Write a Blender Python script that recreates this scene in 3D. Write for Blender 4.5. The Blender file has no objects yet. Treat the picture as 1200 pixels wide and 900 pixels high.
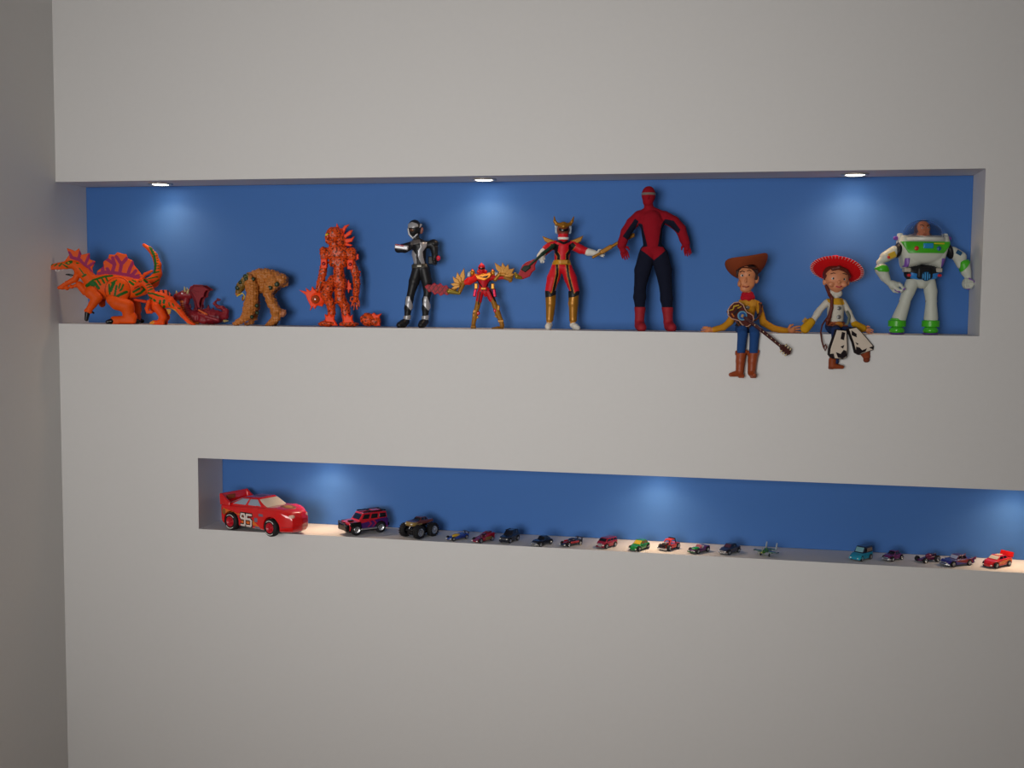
import bpy, math, random
import numpy as np
from mathutils import Vector, Matrix

# ------------------------------------------------------------------ camera, world, lights, exposure
C = bpy.context.scene.collection
ZS = 1.45                                   # height of the upper shelf above the floor
CAM = np.array([1.54141, -2.31946, ZS + 0.06183])
YAW, PITCH, ROLL, FOC = 0.20532, -0.07397, 0.00833, 1325.2
cy_, sy_ = math.cos(YAW), math.sin(YAW)
FW = np.array([-sy_*math.cos(PITCH), cy_*math.cos(PITCH), math.sin(PITCH)])
R0 = np.array([cy_, sy_, 0.0]); U0 = np.cross(R0, FW)
RT = math.cos(ROLL)*R0 + math.sin(ROLL)*U0
UP = -math.sin(ROLL)*R0 + math.cos(ROLL)*U0
cd = bpy.data.cameras.new('camera'); cam = bpy.data.objects.new('camera', cd); C.objects.link(cam)
cd.sensor_width = 36.0; cd.lens = FOC*36/1200; cd.clip_start = 0.05
cam.matrix_world = Matrix(((RT[0], UP[0], -FW[0], CAM[0]), (RT[1], UP[1], -FW[1], CAM[1]), (RT[2], UP[2], -FW[2], CAM[2]), (0, 0, 0, 1)))
bpy.context.scene.camera = cam

w = bpy.data.worlds.new('world'); bpy.context.scene.world = w; w.use_nodes = True
w.node_tree.nodes['Background'].inputs[0].default_value = (0.95, 0.97, 1.0, 1)
w.node_tree.nodes['Background'].inputs[1].default_value = 1.0

def area(name, loc, rot, sx, sy, power, col):
    l = bpy.data.lights.new(name, 'AREA'); l.shape = 'RECTANGLE'; l.size = sx; l.size_y = sy
    l.energy = power; l.color = col
    l.spread = math.radians(64)
    o = bpy.data.objects.new(name, l); C.objects.link(o); o.location = loc; o.rotation_euler = rot
    return o
WIN = (0.12, 1.42, 0.85, 2.05)               # the window in the wall behind the camera: x0 x1 z0 z1
area('daylight', ((WIN[0]+WIN[1])/2, -3.36, (WIN[2]+WIN[3])/2), (math.radians(90), 0, math.radians(-4)), 1.26, 1.16, 8.2, (1.0, 0.965, 0.92))
vs = bpy.context.scene.view_settings
bpy.context.scene.display_settings.display_device = 'sRGB'
vs.view_transform = 'Standard'; vs.look = 'None'; vs.gamma = 1.0; vs.use_curve_mapping = False
vs.exposure = 0.0
SPOT_CORE, SPOT_SPILL, SPOT_MID = 0.2, 0.38, 0.45

# ------------------------------------------------------------------ materials
def lin(c):
    return tuple(((v/255)/12.92 if v/255 <= 0.04045 else ((v/255+0.055)/1.055)**2.4) for v in c)
MATS = {}
def mat(name, col=None, rough=0.45, metal=0.0, coat=0.0, bump=0.0, scale=300, var=0.06, trans=0.0, alpha=1.0, emis=0, spec=0.5, ior=1.45):
    """principled material; col None reads the painted colours of the mesh itself"""
    if name in MATS: return MATS[name]
    m = bpy.data.materials.new(name); m.use_nodes = True; n = m.node_tree.nodes; l = m.node_tree.links
    b = n['Principled BSDF']; b.inputs['Roughness'].default_value = rough; b.inputs['Metallic'].default_value = metal
    b.inputs['Coat Weight'].default_value = coat; b.inputs['Coat Roughness'].default_value = 0.12
    b.inputs['Specular IOR Level'].default_value = spec; b.inputs['IOR'].default_value = ior
    tc = n.new('ShaderNodeTexCoord'); nz = n.new('ShaderNodeTexNoise')
    nz.inputs['Scale'].default_value = scale; nz.inputs['Detail'].default_value = 3
    l.new(tc.outputs['Object'], nz.inputs['Vector'])
    mx = n.new('ShaderNodeMix'); mx.data_type = 'RGBA'; mx.blend_type = 'MULTIPLY'; mx.inputs[0].default_value = 1.0
    mr = n.new('ShaderNodeMapRange'); mr.inputs[3].default_value = 1-var; mr.inputs[4].default_value = 1+var
    l.new(nz.outputs['Fac'], mr.inputs[0]); l.new(mr.outputs[0], mx.inputs[7])
    if col is None:
        at = n.new('ShaderNodeAttribute'); at.attribute_name = 'col'; l.new(at.outputs['Color'], mx.inputs[6])
    else: mx.inputs[6].default_value = (*lin(col), 1)
    l.new(mx.outputs[2], b.inputs['Base Color'])
    if bump:
        bp = n.new('ShaderNodeBump'); bp.inputs['Strength'].default_value = bump; bp.inputs['Distance'].default_value = 0.0006
        l.new(nz.outputs['Fac'], bp.inputs['Height']); l.new(bp.outputs[0], b.inputs['Normal'])
    if trans: b.inputs['Transmission Weight'].default_value = trans
    if alpha < 1: b.inputs['Alpha'].default_value = alpha
    if emis:
        b.inputs['Emission Color'].default_value = (*lin(col), 1); b.inputs['Emission Strength'].default_value = emis
    MATS[name] = m; return m
PLASTIC = mat('painted_plastic', rough=0.5, var=0.05, spec=0.3)
RUBBERY = mat('soft_vinyl', rough=0.55, spec=0.25, var=0.10, bump=0.25, scale=500)
CLOTH = mat('woven_cloth', rough=0.9, var=0.12, bump=0.5, scale=1200, spec=0.2)
SKIN = mat('moulded_vinyl', rough=0.5, var=0.03)
GLOSS = mat('glossy_enamel', rough=0.22, coat=0.6, var=0.03)
METALP = mat('metallic_paint', rough=0.38, metal=0.55, var=0.08)
CRAG = mat('craggy_vinyl', rough=0.45, var=0.25, bump=0.8, scale=420)
BLADE = mat('translucent_red_plastic', (180, 8, 30), rough=0.35, spec=0.2, trans=0.15, var=0.15, scale=200)
WHITE = mat('white_enamel', (238, 236, 230), rough=0.3)
BLACK = mat('black_enamel', (14, 14, 17), rough=0.25)
RUBBER = mat('tyre_rubber', (20, 20, 23), rough=0.7)
CHROME = mat('chrome', (205, 208, 212), rough=0.18, metal=0.9)
GLASSD = mat('dark_window_plastic', (16, 18, 26), rough=0.1, coat=0.5)
GLASSG = mat('grey_window_plastic', (150, 165, 182), rough=0.15, coat=0.4)

# ------------------------------------------------------------------ object helpers
def tag(o, label=None, cat=None, group=None, kind=None):
    for k, v in (('label', label), ('category', cat), ('group', group), ('kind', kind)):
        if v: o[k] = v
    return o
def mesh_obj(name, V, Q, m, parent=None, smooth=True, cols=None, T=None):
    me = bpy.data.meshes.new(name)
    V = np.asarray(V, dtype=np.float32)
    if T is None and not isinstance(Q, np.ndarray):
        me.from_pydata(V.tolist(), [], Q)
    else:
        n = len(Q); me.vertices.add(len(V)); me.vertices.foreach_set('co', V.ravel())
        me.loops.add(n*4); me.loops.foreach_set('vertex_index', Q.astype(np.int32).ravel())
        me.polygons.add(n); me.polygons.foreach_set('loop_start', np.arange(0, n*4, 4, dtype=np.int32))
        me.update(calc_edges=True)
    me.materials.append(m)
    if smooth: me.polygons.foreach_set('use_smooth', np.ones(len(me.polygons), dtype=bool))
    if cols is not None:
        a = me.color_attributes.new('col', 'FLOAT_COLOR', 'POINT')
        c4 = np.ones((len(V), 4), dtype=np.float32); c4[:, :3] = cols
        a.data.foreach_set('color', c4.ravel())
    me.update()
    o = bpy.data.objects.new(name, me); C.objects.link(o)
    if parent: o.parent = parent
    return o
def empty(name, loc, rz=0.0, label=None, cat=None, group=None):
    o = bpy.data.objects.new(name, None); C.objects.link(o); o.empty_display_size = 0.02
    o.location = loc; o.rotation_euler = (0, 0, rz); return tag(o, label, cat, group)
def box_vq(x0, x1, y0, y1, z0, z1):
    V = [(x, y, z) for x in (x0, x1) for y in (y0, y1) for z in (z0, z1)]
    Q = [(0, 1, 3, 2), (4, 6, 7, 5), (0, 4, 5, 1), (2, 3, 7, 6), (0, 2, 6, 4), (1, 5, 7, 3)]
    return V, Q
def boxes(name, L, m, parent=None, kind=None):
    V = []; Q = []
    for b in L:
        v, q = box_vq(*b); Q += [tuple(i+len(V) for i in f) for f in q]; V += v
    o = mesh_obj(name, V, Q, m, parent, smooth=False); return tag(o, kind=kind)

# ------------------------------------------------------------------ sculpting: smooth-blended solids polygonised on a grid
def seg2(X, Y, p, q):
    dx, dy = q[0]-p[0], q[1]-p[1]; L = dx*dx+dy*dy+1e-9
    t = np.clip(((X-p[0])*dx+(Y-p[1])*dy)/L, 0, 1)
    return (X-p[0]-t*dx)**2+(Y-p[1]-t*dy)**2
def poly_sdf(X, Y, P):
    d = None; ins = np.zeros(np.broadcast(X, Y).shape, dtype=bool)
    for i in range(len(P)):
        p, q = P[i], P[i-1]
        s = seg2(X, Y, p, q); d = s if d is None else np.minimum(d, s)
        if p[1] != q[1]:
            c = (Y >= min(p[1], q[1])) & (Y < max(p[1], q[1]))
            xi = p[0]+(Y-p[1])*(q[0]-p[0])/(q[1]-p[1]); ins ^= c & (X < xi)
    d = np.sqrt(d); return np.where(ins, -d, d)
class Field:
    def __init__(s, c=4.0, k=3.0): s.c = c; s.k = k; s.P = []; s.pal = [(0.5, 0.5, 0.5)]; s.nz = None; s.paints = []
    def col(s, c):
        if c is None: return 0
        c = lin(c)
        if c not in s.pal: s.pal.append(c)
        return s.pal.index(c)
    def add(s, lo, hi, f, col, op='+', k=None):
        s.P.append((np.array(lo, float), np.array(hi, float), f, s.col(col), op, s.k if k is None else k)); return s
    def cap(s, a, b, ra, rb=None, col=None, op='+', k=None):
        rb = ra if rb is None else rb; a = np.array(a, float); b = np.array(b, float); R = max(ra, rb)
        d = b-a; L = d@d+1e-9
        def f(X, Y, Z):
            t = np.clip(((X-a[0])*d[0]+(Y-a[1])*d[1]+(Z-a[2])*d[2])/L, 0, 1)
            return np.sqrt((X-a[0]-t*d[0])**2+(Y-a[1]-t*d[1])**2+(Z-a[2]-t*d[2])**2)-(ra+(rb-ra)*t)
        return s.add(np.minimum(a, b)-R, np.maximum(a, b)+R, f, col, op, k)
    def chain(s, pts, col=None, k=None, op='+'):
        for p, q in zip(pts[:-1], pts[1:]): s.cap(p[:3], q[:3], p[3], q[3], col, op, k)
        return s
    def ell(s, c, r, rot=0, col=None, op='+', k=None):
        co, si = math.cos(math.radians(rot)), math.sin(math.radians(rot)); R = max(r[0], r[1])
        def f(X, Y, Z):
            x, y, z = X-c[0], Y-c[1], Z-c[2]; u = (co*x+si*y)/r[0]; v = (-si*x+co*y)/r[1]; q = z/r[2]
            k0 = np.sqrt(u*u+v*v+q*q); k1 = np.sqrt((u/r[0])**2+(v/r[1])**2+(q/r[2])**2)+1e-6
            return k0*(k0-1)/k1
        return s.add((c[0]-R, c[1]-R, c[2]-r[2]), (c[0]+R, c[1]+R, c[2]+r[2]), f, col, op, k)
    def box(s, c, h, rot=0, r=1.0, col=None, op='+', k=None):
        co, si = math.cos(math.radians(rot)), math.sin(math.radians(rot)); R = math.hypot(h[0], h[1])
        def f(X, Y, Z):
            x, y = X-c[0], Y-c[1]; u = np.abs(co*x+si*y)-h[0]+r; v = np.abs(-si*x+co*y)-h[1]+r; q = np.abs(Z-c[2])-h[2]+r
            return np.sqrt(np.maximum(u, 0)**2+np.maximum(v, 0)**2+np.maximum(q, 0)**2)+np.minimum(np.maximum(u, np.maximum(v, q)), 0)-r
        return s.add((c[0]-R, c[1]-R, c[2]-h[2]), (c[0]+R, c[1]+R, c[2]+h[2]), f, col, op, k)
    def plate(s, poly, lo, hi, r=1.0, ax=(0, 1, 2), col=None, op='+', k=None, taper=None):
        P = np.array(poly, float); a, b, e = ax; m = (lo+hi)/2; hh = (hi-lo)/2
        L = [0]*3; H = [0]*3; L[a], L[b] = P.min(0); H[a], H[b] = P.max(0); L[e], H[e] = lo, hi
        def f(*G):
            A = np.take(G[a], [0], axis=e); B = np.take(G[b], [0], axis=e)
            f2 = poly_sdf(A, B, P)+r
            h = hh if taper is None else hh-taper[1]*(G[b]-taper[0])
            q = np.abs(G[e]-m)-h+r
            return np.sqrt(np.maximum(f2, 0)**2+np.maximum(q, 0)**2)+np.minimum(np.maximum(f2, q), 0)-r
        return s.add(L, H, f, col, op, k)
    def disc(s, c, r, h, ax=2, col=None, op='+', k=None):
        o = [i for i in range(3) if i != ax]; lo = [c[i]-r for i in range(3)]; hi = [c[i]+r for i in range(3)]
        lo[ax] = c[ax]-h; hi[ax] = c[ax]+h
        def f(*G):
            q = np.sqrt((G[o[0]]-c[o[0]])**2+(G[o[1]]-c[o[1]])**2)-r; t = np.abs(G[ax]-c[ax])-h
            return np.maximum(q, t)
        return s.add(lo, hi, f, col, op, k)
    def line(s, pts, wd, col, lo=-1e9, hi=1e9): s.paints.append(('l', pts, wd, s.col(col), lo, hi)); return s
    def fill(s, pts, col, lo=-1e9, hi=1e9): s.paints.append(('p', pts, 0, s.col(col), lo, hi)); return s
    def grid(s, pad=0):
        lo = np.min([p[0] for p in s.P if p[4] == '+'], axis=0)-3*s.c-pad; hi = np.max([p[1] for p in s.P if p[4] == '+'], axis=0)+3*s.c+pad
        s.n = np.ceil((hi-lo)/s.c).astype(int)+1; s.lo = lo; return s
    def evaluate(s, like=None):
        if like is None: s.grid()
        else: s.lo, s.n, s.c = like.lo, like.n, like.c
        V = np.full(s.n, 1e3, np.float32); D = np.full(s.n, 1e3, np.float32); K = np.zeros(s.n, np.uint8)
        for lo, hi, f, ci, op, k in s.P:
            if op == '&': a = np.zeros(3, int); b = s.n
            else:
                mg = 3.2*s.c+k
                a = np.clip(np.floor((lo-mg-s.lo)/s.c).astype(int), 0, s.n); b = np.clip(np.ceil((hi+mg-s.lo)/s.c).astype(int)+1, 0, s.n)
            if np.any(b <= a): continue
            G = np.meshgrid(*[np.arange(a[i], b[i], dtype=np.float32)*s.c+np.float32(s.lo[i]) for i in range(3)], indexing='ij')
            r = f(*G).astype(np.float32); sl = tuple(slice(a[i], b[i]) for i in range(3)); v = V[sl]
            if op == '+':
                if k > 0:
                    h = np.maximum(k-np.abs(v-r), 0)/k; v2 = np.minimum(v, r)-h*h*k*0.25
                else: v2 = np.minimum(v, r)
                d = D[sl]; mk = r < d; D[sl] = np.where(mk, r, d); kk = K[sl]; kk[mk] = ci
            elif op == '-':
                kq = max(k, 1e-3); h = np.maximum(kq-np.abs(v+r), 0)/kq; v2 = np.maximum(v, -r)+h*h*kq*0.25
                if ci: kk = K[sl]; kk[(-r > v-s.c)] = ci
            elif k > 0: h = np.maximum(k-np.abs(v-r), 0)/k; v2 = np.maximum(v, r)+h*h*k*0.25
            else: v2 = np.maximum(v, r)
            V[sl] = v2
        if s.nz is not None:
            am, fr = s.nz; G = [np.arange(s.n[i], dtype=np.float32)*s.c*fr for i in range(3)]
            sx = np.sin(G[0])[:, None, None]; cz = np.cos(G[2]*1.1)[None, None, :]; syy = np.sin(G[1]*0.9)[None, :, None]
            V += am*(sx*syy+np.sin(G[1]*2.1+1)[None, :, None]*cz*0.8+np.sin(G[0]*2.3+2)[:, None, None]*cz*0.7)
        s.V = V; s.K = K; return s
    def shell(s, base, eps, minus=None):
        """part of `base` inflated by eps, inside this field"""
        s.evaluate(like=base); s.V = np.maximum(s.V, base.V-eps)
        if minus is not None: s.V = np.maximum(s.V, -minus)
        return s
    def mesh(s):
        V = s.V; S = V < 0
        n = S.astype(np.int8)
        cnt = sum(n[i:i+V.shape[0]-1, j:j+V.shape[1]-1, k:k+V.shape[2]-1] for i in (0, 1) for j in (0, 1) for k in (0, 1))
        act = (cnt > 0) & (cnt < 8); idx = np.argwhere(act)
        if len(idx) == 0: return np.zeros((0, 3)), np.zeros((0, 4), int), np.zeros((0, 3))
        vid = np.full(act.shape, -1, np.int32); vid[act] = np.arange(len(idx))
        acc = np.zeros((len(idx), 3)); num = np.zeros(len(idx)); I = idx.T
        cor = {(i, j, k): V[I[0]+i, I[1]+j, I[2]+k].astype(float) for i in (0, 1) for j in (0, 1) for k in (0, 1)}
        for ax in range(3):
            for o in [(a, b) for a in (0, 1) for b in (0, 1)]:
                p = list(o); p.insert(ax, 0); q = list(o); q.insert(ax, 1); p = tuple(p); q = tuple(q)
                va, vb = cor[p], cor[q]; m = (va < 0) != (vb < 0)
                t = np.where(m, va/np.where(m, va-vb, 1), 0)
                pt = np.repeat(np.array([p], float), len(idx), 0); pt[:, ax] = t
                acc[m] += pt[m]; num[m] += 1
        P = (idx+acc/num[:, None])*s.c+s.lo
        quads = []
        for ax in range(3):
            o = [i for i in range(3) if i != ax]
            sl0 = [slice(None)]*3; sl1 = [slice(None)]*3; sl0[ax] = slice(0, -1); sl1[ax] = slice(1, None)
            a, b = S[tuple(sl0)], S[tuple(sl1)]; e = np.argwhere(a != b)
            ok = (e[:, o[0]] > 0) & (e[:, o[1]] > 0) & (e[:, o[0]] < act.shape[o[0]]) & (e[:, o[1]] < act.shape[o[1]]); e = e[ok]
            if len(e) == 0: continue
            def vv(da, db):
                q = e.copy(); q[:, o[0]] -= da; q[:, o[1]] -= db; return vid[q[:, 0], q[:, 1], q[:, 2]]
            q = np.stack([vv(0, 0), vv(1, 0), vv(1, 1), vv(0, 1)], 1)
            flip = a[e[:, 0], e[:, 1], e[:, 2]]
            if ax == 1: flip = ~flip
            q[~flip] = q[~flip][:, ::-1]
            quads.append(q)
        Q = np.concatenate(quads)
        ci = np.rint((P-s.lo)/s.c).astype(int); ci = np.minimum(ci, np.array(V.shape)-1)
        # nearest painted sample inside the solid
        cols = np.array(s.pal)[s.K[ci[:, 0], ci[:, 1], ci[:, 2]]]
        for kind, pts, wd, c, lo, hi in s.paints:
            z = (P[:, 2] >= lo) & (P[:, 2] <= hi)
            if kind == 'l':
                d = np.min([seg2(P[:, 0], P[:, 1], a, b) for a, b in zip(pts[:-1], pts[1:])], axis=0); m = z & (d < wd*wd)
            else: m = z & (poly_sdf(P[:, 0], P[:, 1], pts) < 0)
            cols[m] = s.pal[c]
        return P, Q, cols

# ------------------------------------------------------------------ placement on the shelves
DEPTH = 0.121
def spot(u, Y, Z):
    """world x of the point that is seen at column u, at depth Y and height Z"""
    a = (u-600)/FOC; x = 1.0
    for _ in range(20):
        d = np.array([x, Y, Z])-CAM; x -= (d@RT/(d@FW)-a)*(d@FW)
    return x
def ground(u, v, Z):
    d = FW+RT*(u-600)/FOC-UP*(v-450)/FOC; t = (Z-CAM[2])/d[2]; return CAM+d*t

class Toy:
    """a toy standing on the upper shelf, sculpted in a working frame of x right, y down, third axis towards the room"""
    def __init__(s, name, label, cat, org, k, x0, y0, Y, turn=0, group=None, dz=0.0):
        u = org[0]+x0/k; s.k = k; X = spot(u, Y, ZS); d = np.array([X, Y, ZS])-CAM
        s.s = (d@FW)/FOC/k; s.x0 = x0; s.y0 = y0; s.fx = 1/math.cos(math.radians(turn))
        s.root = empty(name, (X, Y, ZS+dz), YAW+math.radians(turn), label, cat, group)
    def loc(s, P):
        P = np.asarray(P, float); return np.stack([(P[..., 0]-s.x0)*s.s*s.fx, -P[..., 2]*s.s, (s.y0-P[..., 1])*s.s], -1)
    def F(s, c=0.65, k=0.5): return Field(c*s.k, k*s.k)
    def put(s, name, F, m=PLASTIC, parent=None, label=None, ev=True):
        if ev: F.evaluate()
        P, Q, cols = F.mesh()
        if len(P) == 0: print('EMPTY', name); return None
        o = mesh_obj(name, s.loc(P), Q, m, parent or s.root, cols=cols)
        if label: o['label'] = label
        return o
    def ball(s, name, c, r, m, parent=None, label=None, rot=0):
        V, Q = uvsphere(14, 9); co, si = math.cos(math.radians(rot)), math.sin(math.radians(rot))
        V = V*np.array(r); V = np.stack([V[:, 0]*co-V[:, 1]*si, V[:, 0]*si+V[:, 1]*co, V[:, 2]], 1)+np.array(c)
        o = mesh_obj(name, s.loc(V), Q, m, parent or s.root); tag(o, label); return o
    def tube(s, name, pts, r, m, parent=None, label=None, n=8):
        V, Q = sweep(s.loc(np.array(pts, float)), r*s.s if np.isscalar(r) else [q*s.s for q in r], n)
        o = mesh_obj(name, V, Q, m, parent or s.root); tag(o, label); return o
    def own(s, name, label, cat, x, y, d, group=None):
        """a separate thing held by or lying beside the toy, sharing its working frame"""
        t = Toy.__new__(Toy); t.k = s.k; t.s = s.s; t.fx = s.fx; t.x0 = x; t.y0 = y
        p = s.loc(np.array([x, y, d])); rz = s.root.rotation_euler[2]; c, q = math.cos(rz), math.sin(rz); L = s.root.location
        t.root = empty(name, (L[0]+c*p[0]-q*p[1], L[1]+q*p[0]+c*p[1], L[2]+p[2]), rz, label, cat, group); t.d0 = d
        base = t.loc
        t.loc = lambda P: base(np.asarray(P, float)-np.array([0, 0, d])); return t
def uvsphere(n, m):
    V = []; Q = []
    for j in range(1, m):
        t = math.pi*j/m
        for i in range(n): p = 2*math.pi*i/n; V.append((math.sin(t)*math.cos(p), math.sin(t)*math.sin(p), math.cos(t)))
    V += [(0, 0, 1), (0, 0, -1)]; a, b = len(V)-2, len(V)-1
    for j in range(m-2):
        for i in range(n): Q.append((j*n+i, (j+1)*n+i, (j+1)*n+(i+1) % n, j*n+(i+1) % n))
    for i in range(n): Q.append((a, i, (i+1) % n)); Q.append((b, (m-2)*n+(i+1) % n, (m-2)*n+i))
    return np.array(V), Q
def sweep(P, r, n=8):
    P = np.asarray(P, float); N = len(P); r = np.full(N, r) if np.isscalar(r) else np.array(r); V = []; Q = []
    for i in range(N):
        t = P[min(i+1, N-1)]-P[max(i-1, 0)]; t /= np.linalg.norm(t)+1e-12
        a = np.cross(t, (0.13, 0.95, 0.29)); a /= np.linalg.norm(a); b = np.cross(t, a)
        for j in range(n):
            q = 2*math.pi*j/n; V.append(P[i]+r[i]*(a*math.cos(q)+b*math.sin(q)))
    for i in range(N-1):
        for j in range(n): Q.append((i*n+j, i*n+(j+1) % n, (i+1)*n+(j+1) % n, (i+1)*n+j))
    Q.append(tuple(range(n))[::-1]); Q.append(tuple((N-1)*n+j for j in range(n))); return np.array(V), Q
def lathe(prof, n=24, axis=1):
    """revolve (radius, offset) about an axis; closed profile"""
    V = []; Q = []; m = len(prof)
    for i in range(n):
        t = 2*math.pi*i/n
        for r, h in prof:
            p = [r*math.cos(t), h, r*math.sin(t)] if axis == 1 else [r*math.cos(t), r*math.sin(t), h]; V.append(p)
    for i in range(n):
        for j in range(m-1):
            Q.append((i*m+j, i*m+j+1, ((i+1) % n)*m+j+1, ((i+1) % n)*m+j))
    return np.array(V), Q
def hand(F, w, ang, L, col, d=0, thumb=1, curl=0.0, spread=1.0):
    """palm, four unequal fingers with a knuckle bend, and a thumb from the palm's side"""
    a = math.radians(ang); f = np.array([math.cos(a), math.sin(a), 0]); t = np.array([-math.sin(a), math.cos(a), 0])*thumb
    w = np.array([w[0], w[1], d], float)
    F.cap(w, w+f*L*0.38, L*0.13, L*0.17, col, k=L*0.08); F.cap(w+f*L*0.3-t*L*0.1, w+f*L*0.42+t*L*0.1, L*0.11, L*0.11, col)
    for i, (ln, of) in enumerate(((0.40, 0.19), (0.47, 0.065), (0.44, -0.065), (0.34, -0.18))):
        b = w+f*L*0.46+t*of*L; dr = f+t*of*0.9*spread; dr /= np.linalg.norm(dr)
        m = b+dr*ln*L*0.5; e = m+(dr*(1-curl)+np.array([0, 0, 1.0])*curl*1.2+np.array([0, 0.12, 0]))*ln*L*0.5
        F.cap(b, m, L*0.062, L*0.056, col, k=L*0.02); F.cap(m, e, L*0.056, L*0.046, col, k=L*0.02)
    b = w+f*L*0.14+t*L*0.13; m = b+(f*0.5+t*0.8)*L*0.22; F.cap(b, m, L*0.075, L*0.062, col, k=L*0.04); F.cap(m, m+(f*0.85+t*0.3)*L*0.2, L*0.062, L*0.05, col)

# ------------------------------------------------------------------ the room
wallm = mat('matt_wall_paint', (222, 221, 220), rough=0.85, var=0.015, bump=0.15, scale=90, spec=0.2)
bluem = mat('blue_niche_paint', (50, 107, 180), rough=0.8, var=0.02, bump=0.05, scale=120, spec=1.0)
floorm = mat('pale_oak_floor', (172, 140, 104), rough=0.5, var=0.2, scale=6)
RX, RY, RZ = 3.9, -3.3, 2.65
XR, ZT = 1.978, ZS+0.32                          # upper niche
LX0, LX1, LZ0, LZ1 = 0.3405, 2.62, ZS-0.4578, ZS-0.2968
xs = [0, LX0, XR, LX1, RX]; zs = [0, LZ0, LZ1, ZS, ZT, RZ]
def holes(i, j): return (j == 3 and i in (0, 1)) or (j == 1 and i in (1, 2))
V = []; Q = []
def quad(*p): Q.append(tuple(range(len(V), len(V)+4))); V.extend(p)
for i in range(4):
    for j in range(5):
        if not holes(i, j): quad((xs[i], 0, zs[j]), (xs[i+1], 0, zs[j]), (xs[i+1], 0, zs[j+1]), (xs[i], 0, zs[j+1]))
for x0, x1, z0, z1 in ((0, XR, ZS, ZT), (LX0, LX1, LZ0, LZ1)):
    quad((x0, 0, z0), (x1, 0, z0), (x1, DEPTH, z0), (x0, DEPTH, z0)); quad((x0, 0, z1), (x0, DEPTH, z1), (x1, DEPTH, z1), (x1, 0, z1))
    if x0 > 0: quad((x0, 0, z0), (x0, DEPTH, z0), (x0, DEPTH, z1), (x0, 0, z1))
    quad((x1, 0, z0), (x1, 0, z1), (x1, DEPTH, z1), (x1, DEPTH, z0))
quad((0, 0.2, 0), (RX, 0.2, 0), (RX, 0.2, RZ), (0, 0.2, RZ))
tag(mesh_obj('wall_back', V, Q, wallm, smooth=False), kind='structure')
for k, (x0, x1, z0, z1) in enumerate(((0, XR, ZS, ZT), (LX0, LX1, LZ0, LZ1))):
    boxes('trim_%d' % (k+1), [(x0+0.0005, x1-0.0005, DEPTH-0.002, DEPTH+0.012, z0+0.0005, z1-0.0005)], bluem, kind='structure')
boxes('wall_left', [(-0.1, 0, RY-0.1, 0.2, 0, RZ)], wallm, kind='structure')
boxes('wall_right', [(RX, RX+0.1, RY-0.1, 0.2, 0, RZ)], wallm, kind='structure')
boxes('wall_front', [(0, WIN[0], RY-0.1, RY, 0, RZ), (WIN[1], RX, RY-0.1, RY, 0, RZ), (WIN[0], WIN[1], RY-0.1, RY, 0, WIN[2]), (WIN[0], WIN[1], RY-0.1, RY, WIN[3], RZ)], wallm, kind='structure')
boxes('floor', [(-0.1, RX+0.1, RY-0.1, 0.2, -0.1, 0)], floorm, kind='structure')
boxes('ceiling', [(-0.1, RX+0.1, RY-0.1, 0.2, RZ, RZ+0.1)], wallm, kind='structure')
fr = 0.04; x0, x1, z0, z1 = WIN
wf = boxes('window_1', [(x0, x0+fr, RY-0.08, RY-0.03, z0, z1), (x1-fr, x1, RY-0.08, RY-0.03, z0, z1), (x0+fr, x1-fr, RY-0.08, RY-0.03, z0, z0+fr), (x0+fr, x1-fr, RY-0.08, RY-0.03, z1-fr, z1)], WHITE, kind='structure')

# ------------------------------------------------------------------ recessed downlights in the niche ceilings
ringm = mat('brushed_lamp_ring', (190, 186, 180), rough=0.35, metal=0.6)
lampm = mat('lit_lamp_lens', (255, 244, 222), emis=14)
def downlight(u, zc, label, grp, X=None):
    Y = 0.062; X = spot(u, Y, zc) if X is None else X
    t = empty('recessed_downlight', (X, Y, zc), 0, label, 'lamp', grp)
    V, Q = lathe([(0.019, -0.0002), (0.0275, -0.0002), (0.0275, -0.0018), (0.0245, -0.0038), (0.020, -0.0030), (0.019, -0.0002)], 32, 2)
    mesh_obj('lamp_ring', V, Q, ringm, t)
    V, Q = lathe([(0.0001, -0.0042), (0.008, -0.0040), (0.015, -0.0032), (0.0192, -0.0018), (0.0192, -0.0004), (0.0001, -0.0004)], 28, 2)
    mesh_obj('lamp_lens', V, Q, lampm, t)
    for nm, ang, pw, bl in (('core_beam', 40, SPOT_CORE, 0.9), ('spill_beam', 150, SPOT_SPILL, 0.7), ('middle_beam', 96, SPOT_MID, 1.0)):
        l = bpy.data.lights.new(nm, 'SPOT'); l.energy = pw; l.spot_size = math.radians(ang); l.spot_blend = bl; l.color = (1.0, 0.64, 0.36)
        l.shadow_soft_size = 0.012; o = bpy.data.objects.new(nm, l); C.objects.link(o); o.parent = t; o.location = (0, 0, -0.016)
downlight(188, ZT, 'recessed downlight in the upper niche ceiling above the orange dinosaurs', 'upper niche downlights')
downlight(567, ZT, 'recessed downlight in the upper niche ceiling above the small winged figure', 'upper niche downlights')
downlight(1002, ZT, 'recessed downlight in the upper niche ceiling above the cowgirl doll', 'upper niche downlights')
downlight(378, LZ1, 'recessed downlight hidden in the lower niche ceiling right of the large red car', 'lower niche downlights')
downlight(770, LZ1, 'recessed downlight hidden in the lower niche ceiling above the green toy car', 'lower niche downlights')
downlight(1196, LZ1, 'recessed downlight hidden in the lower niche ceiling at its right end', 'lower niche downlights')
#@@TOYS

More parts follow.
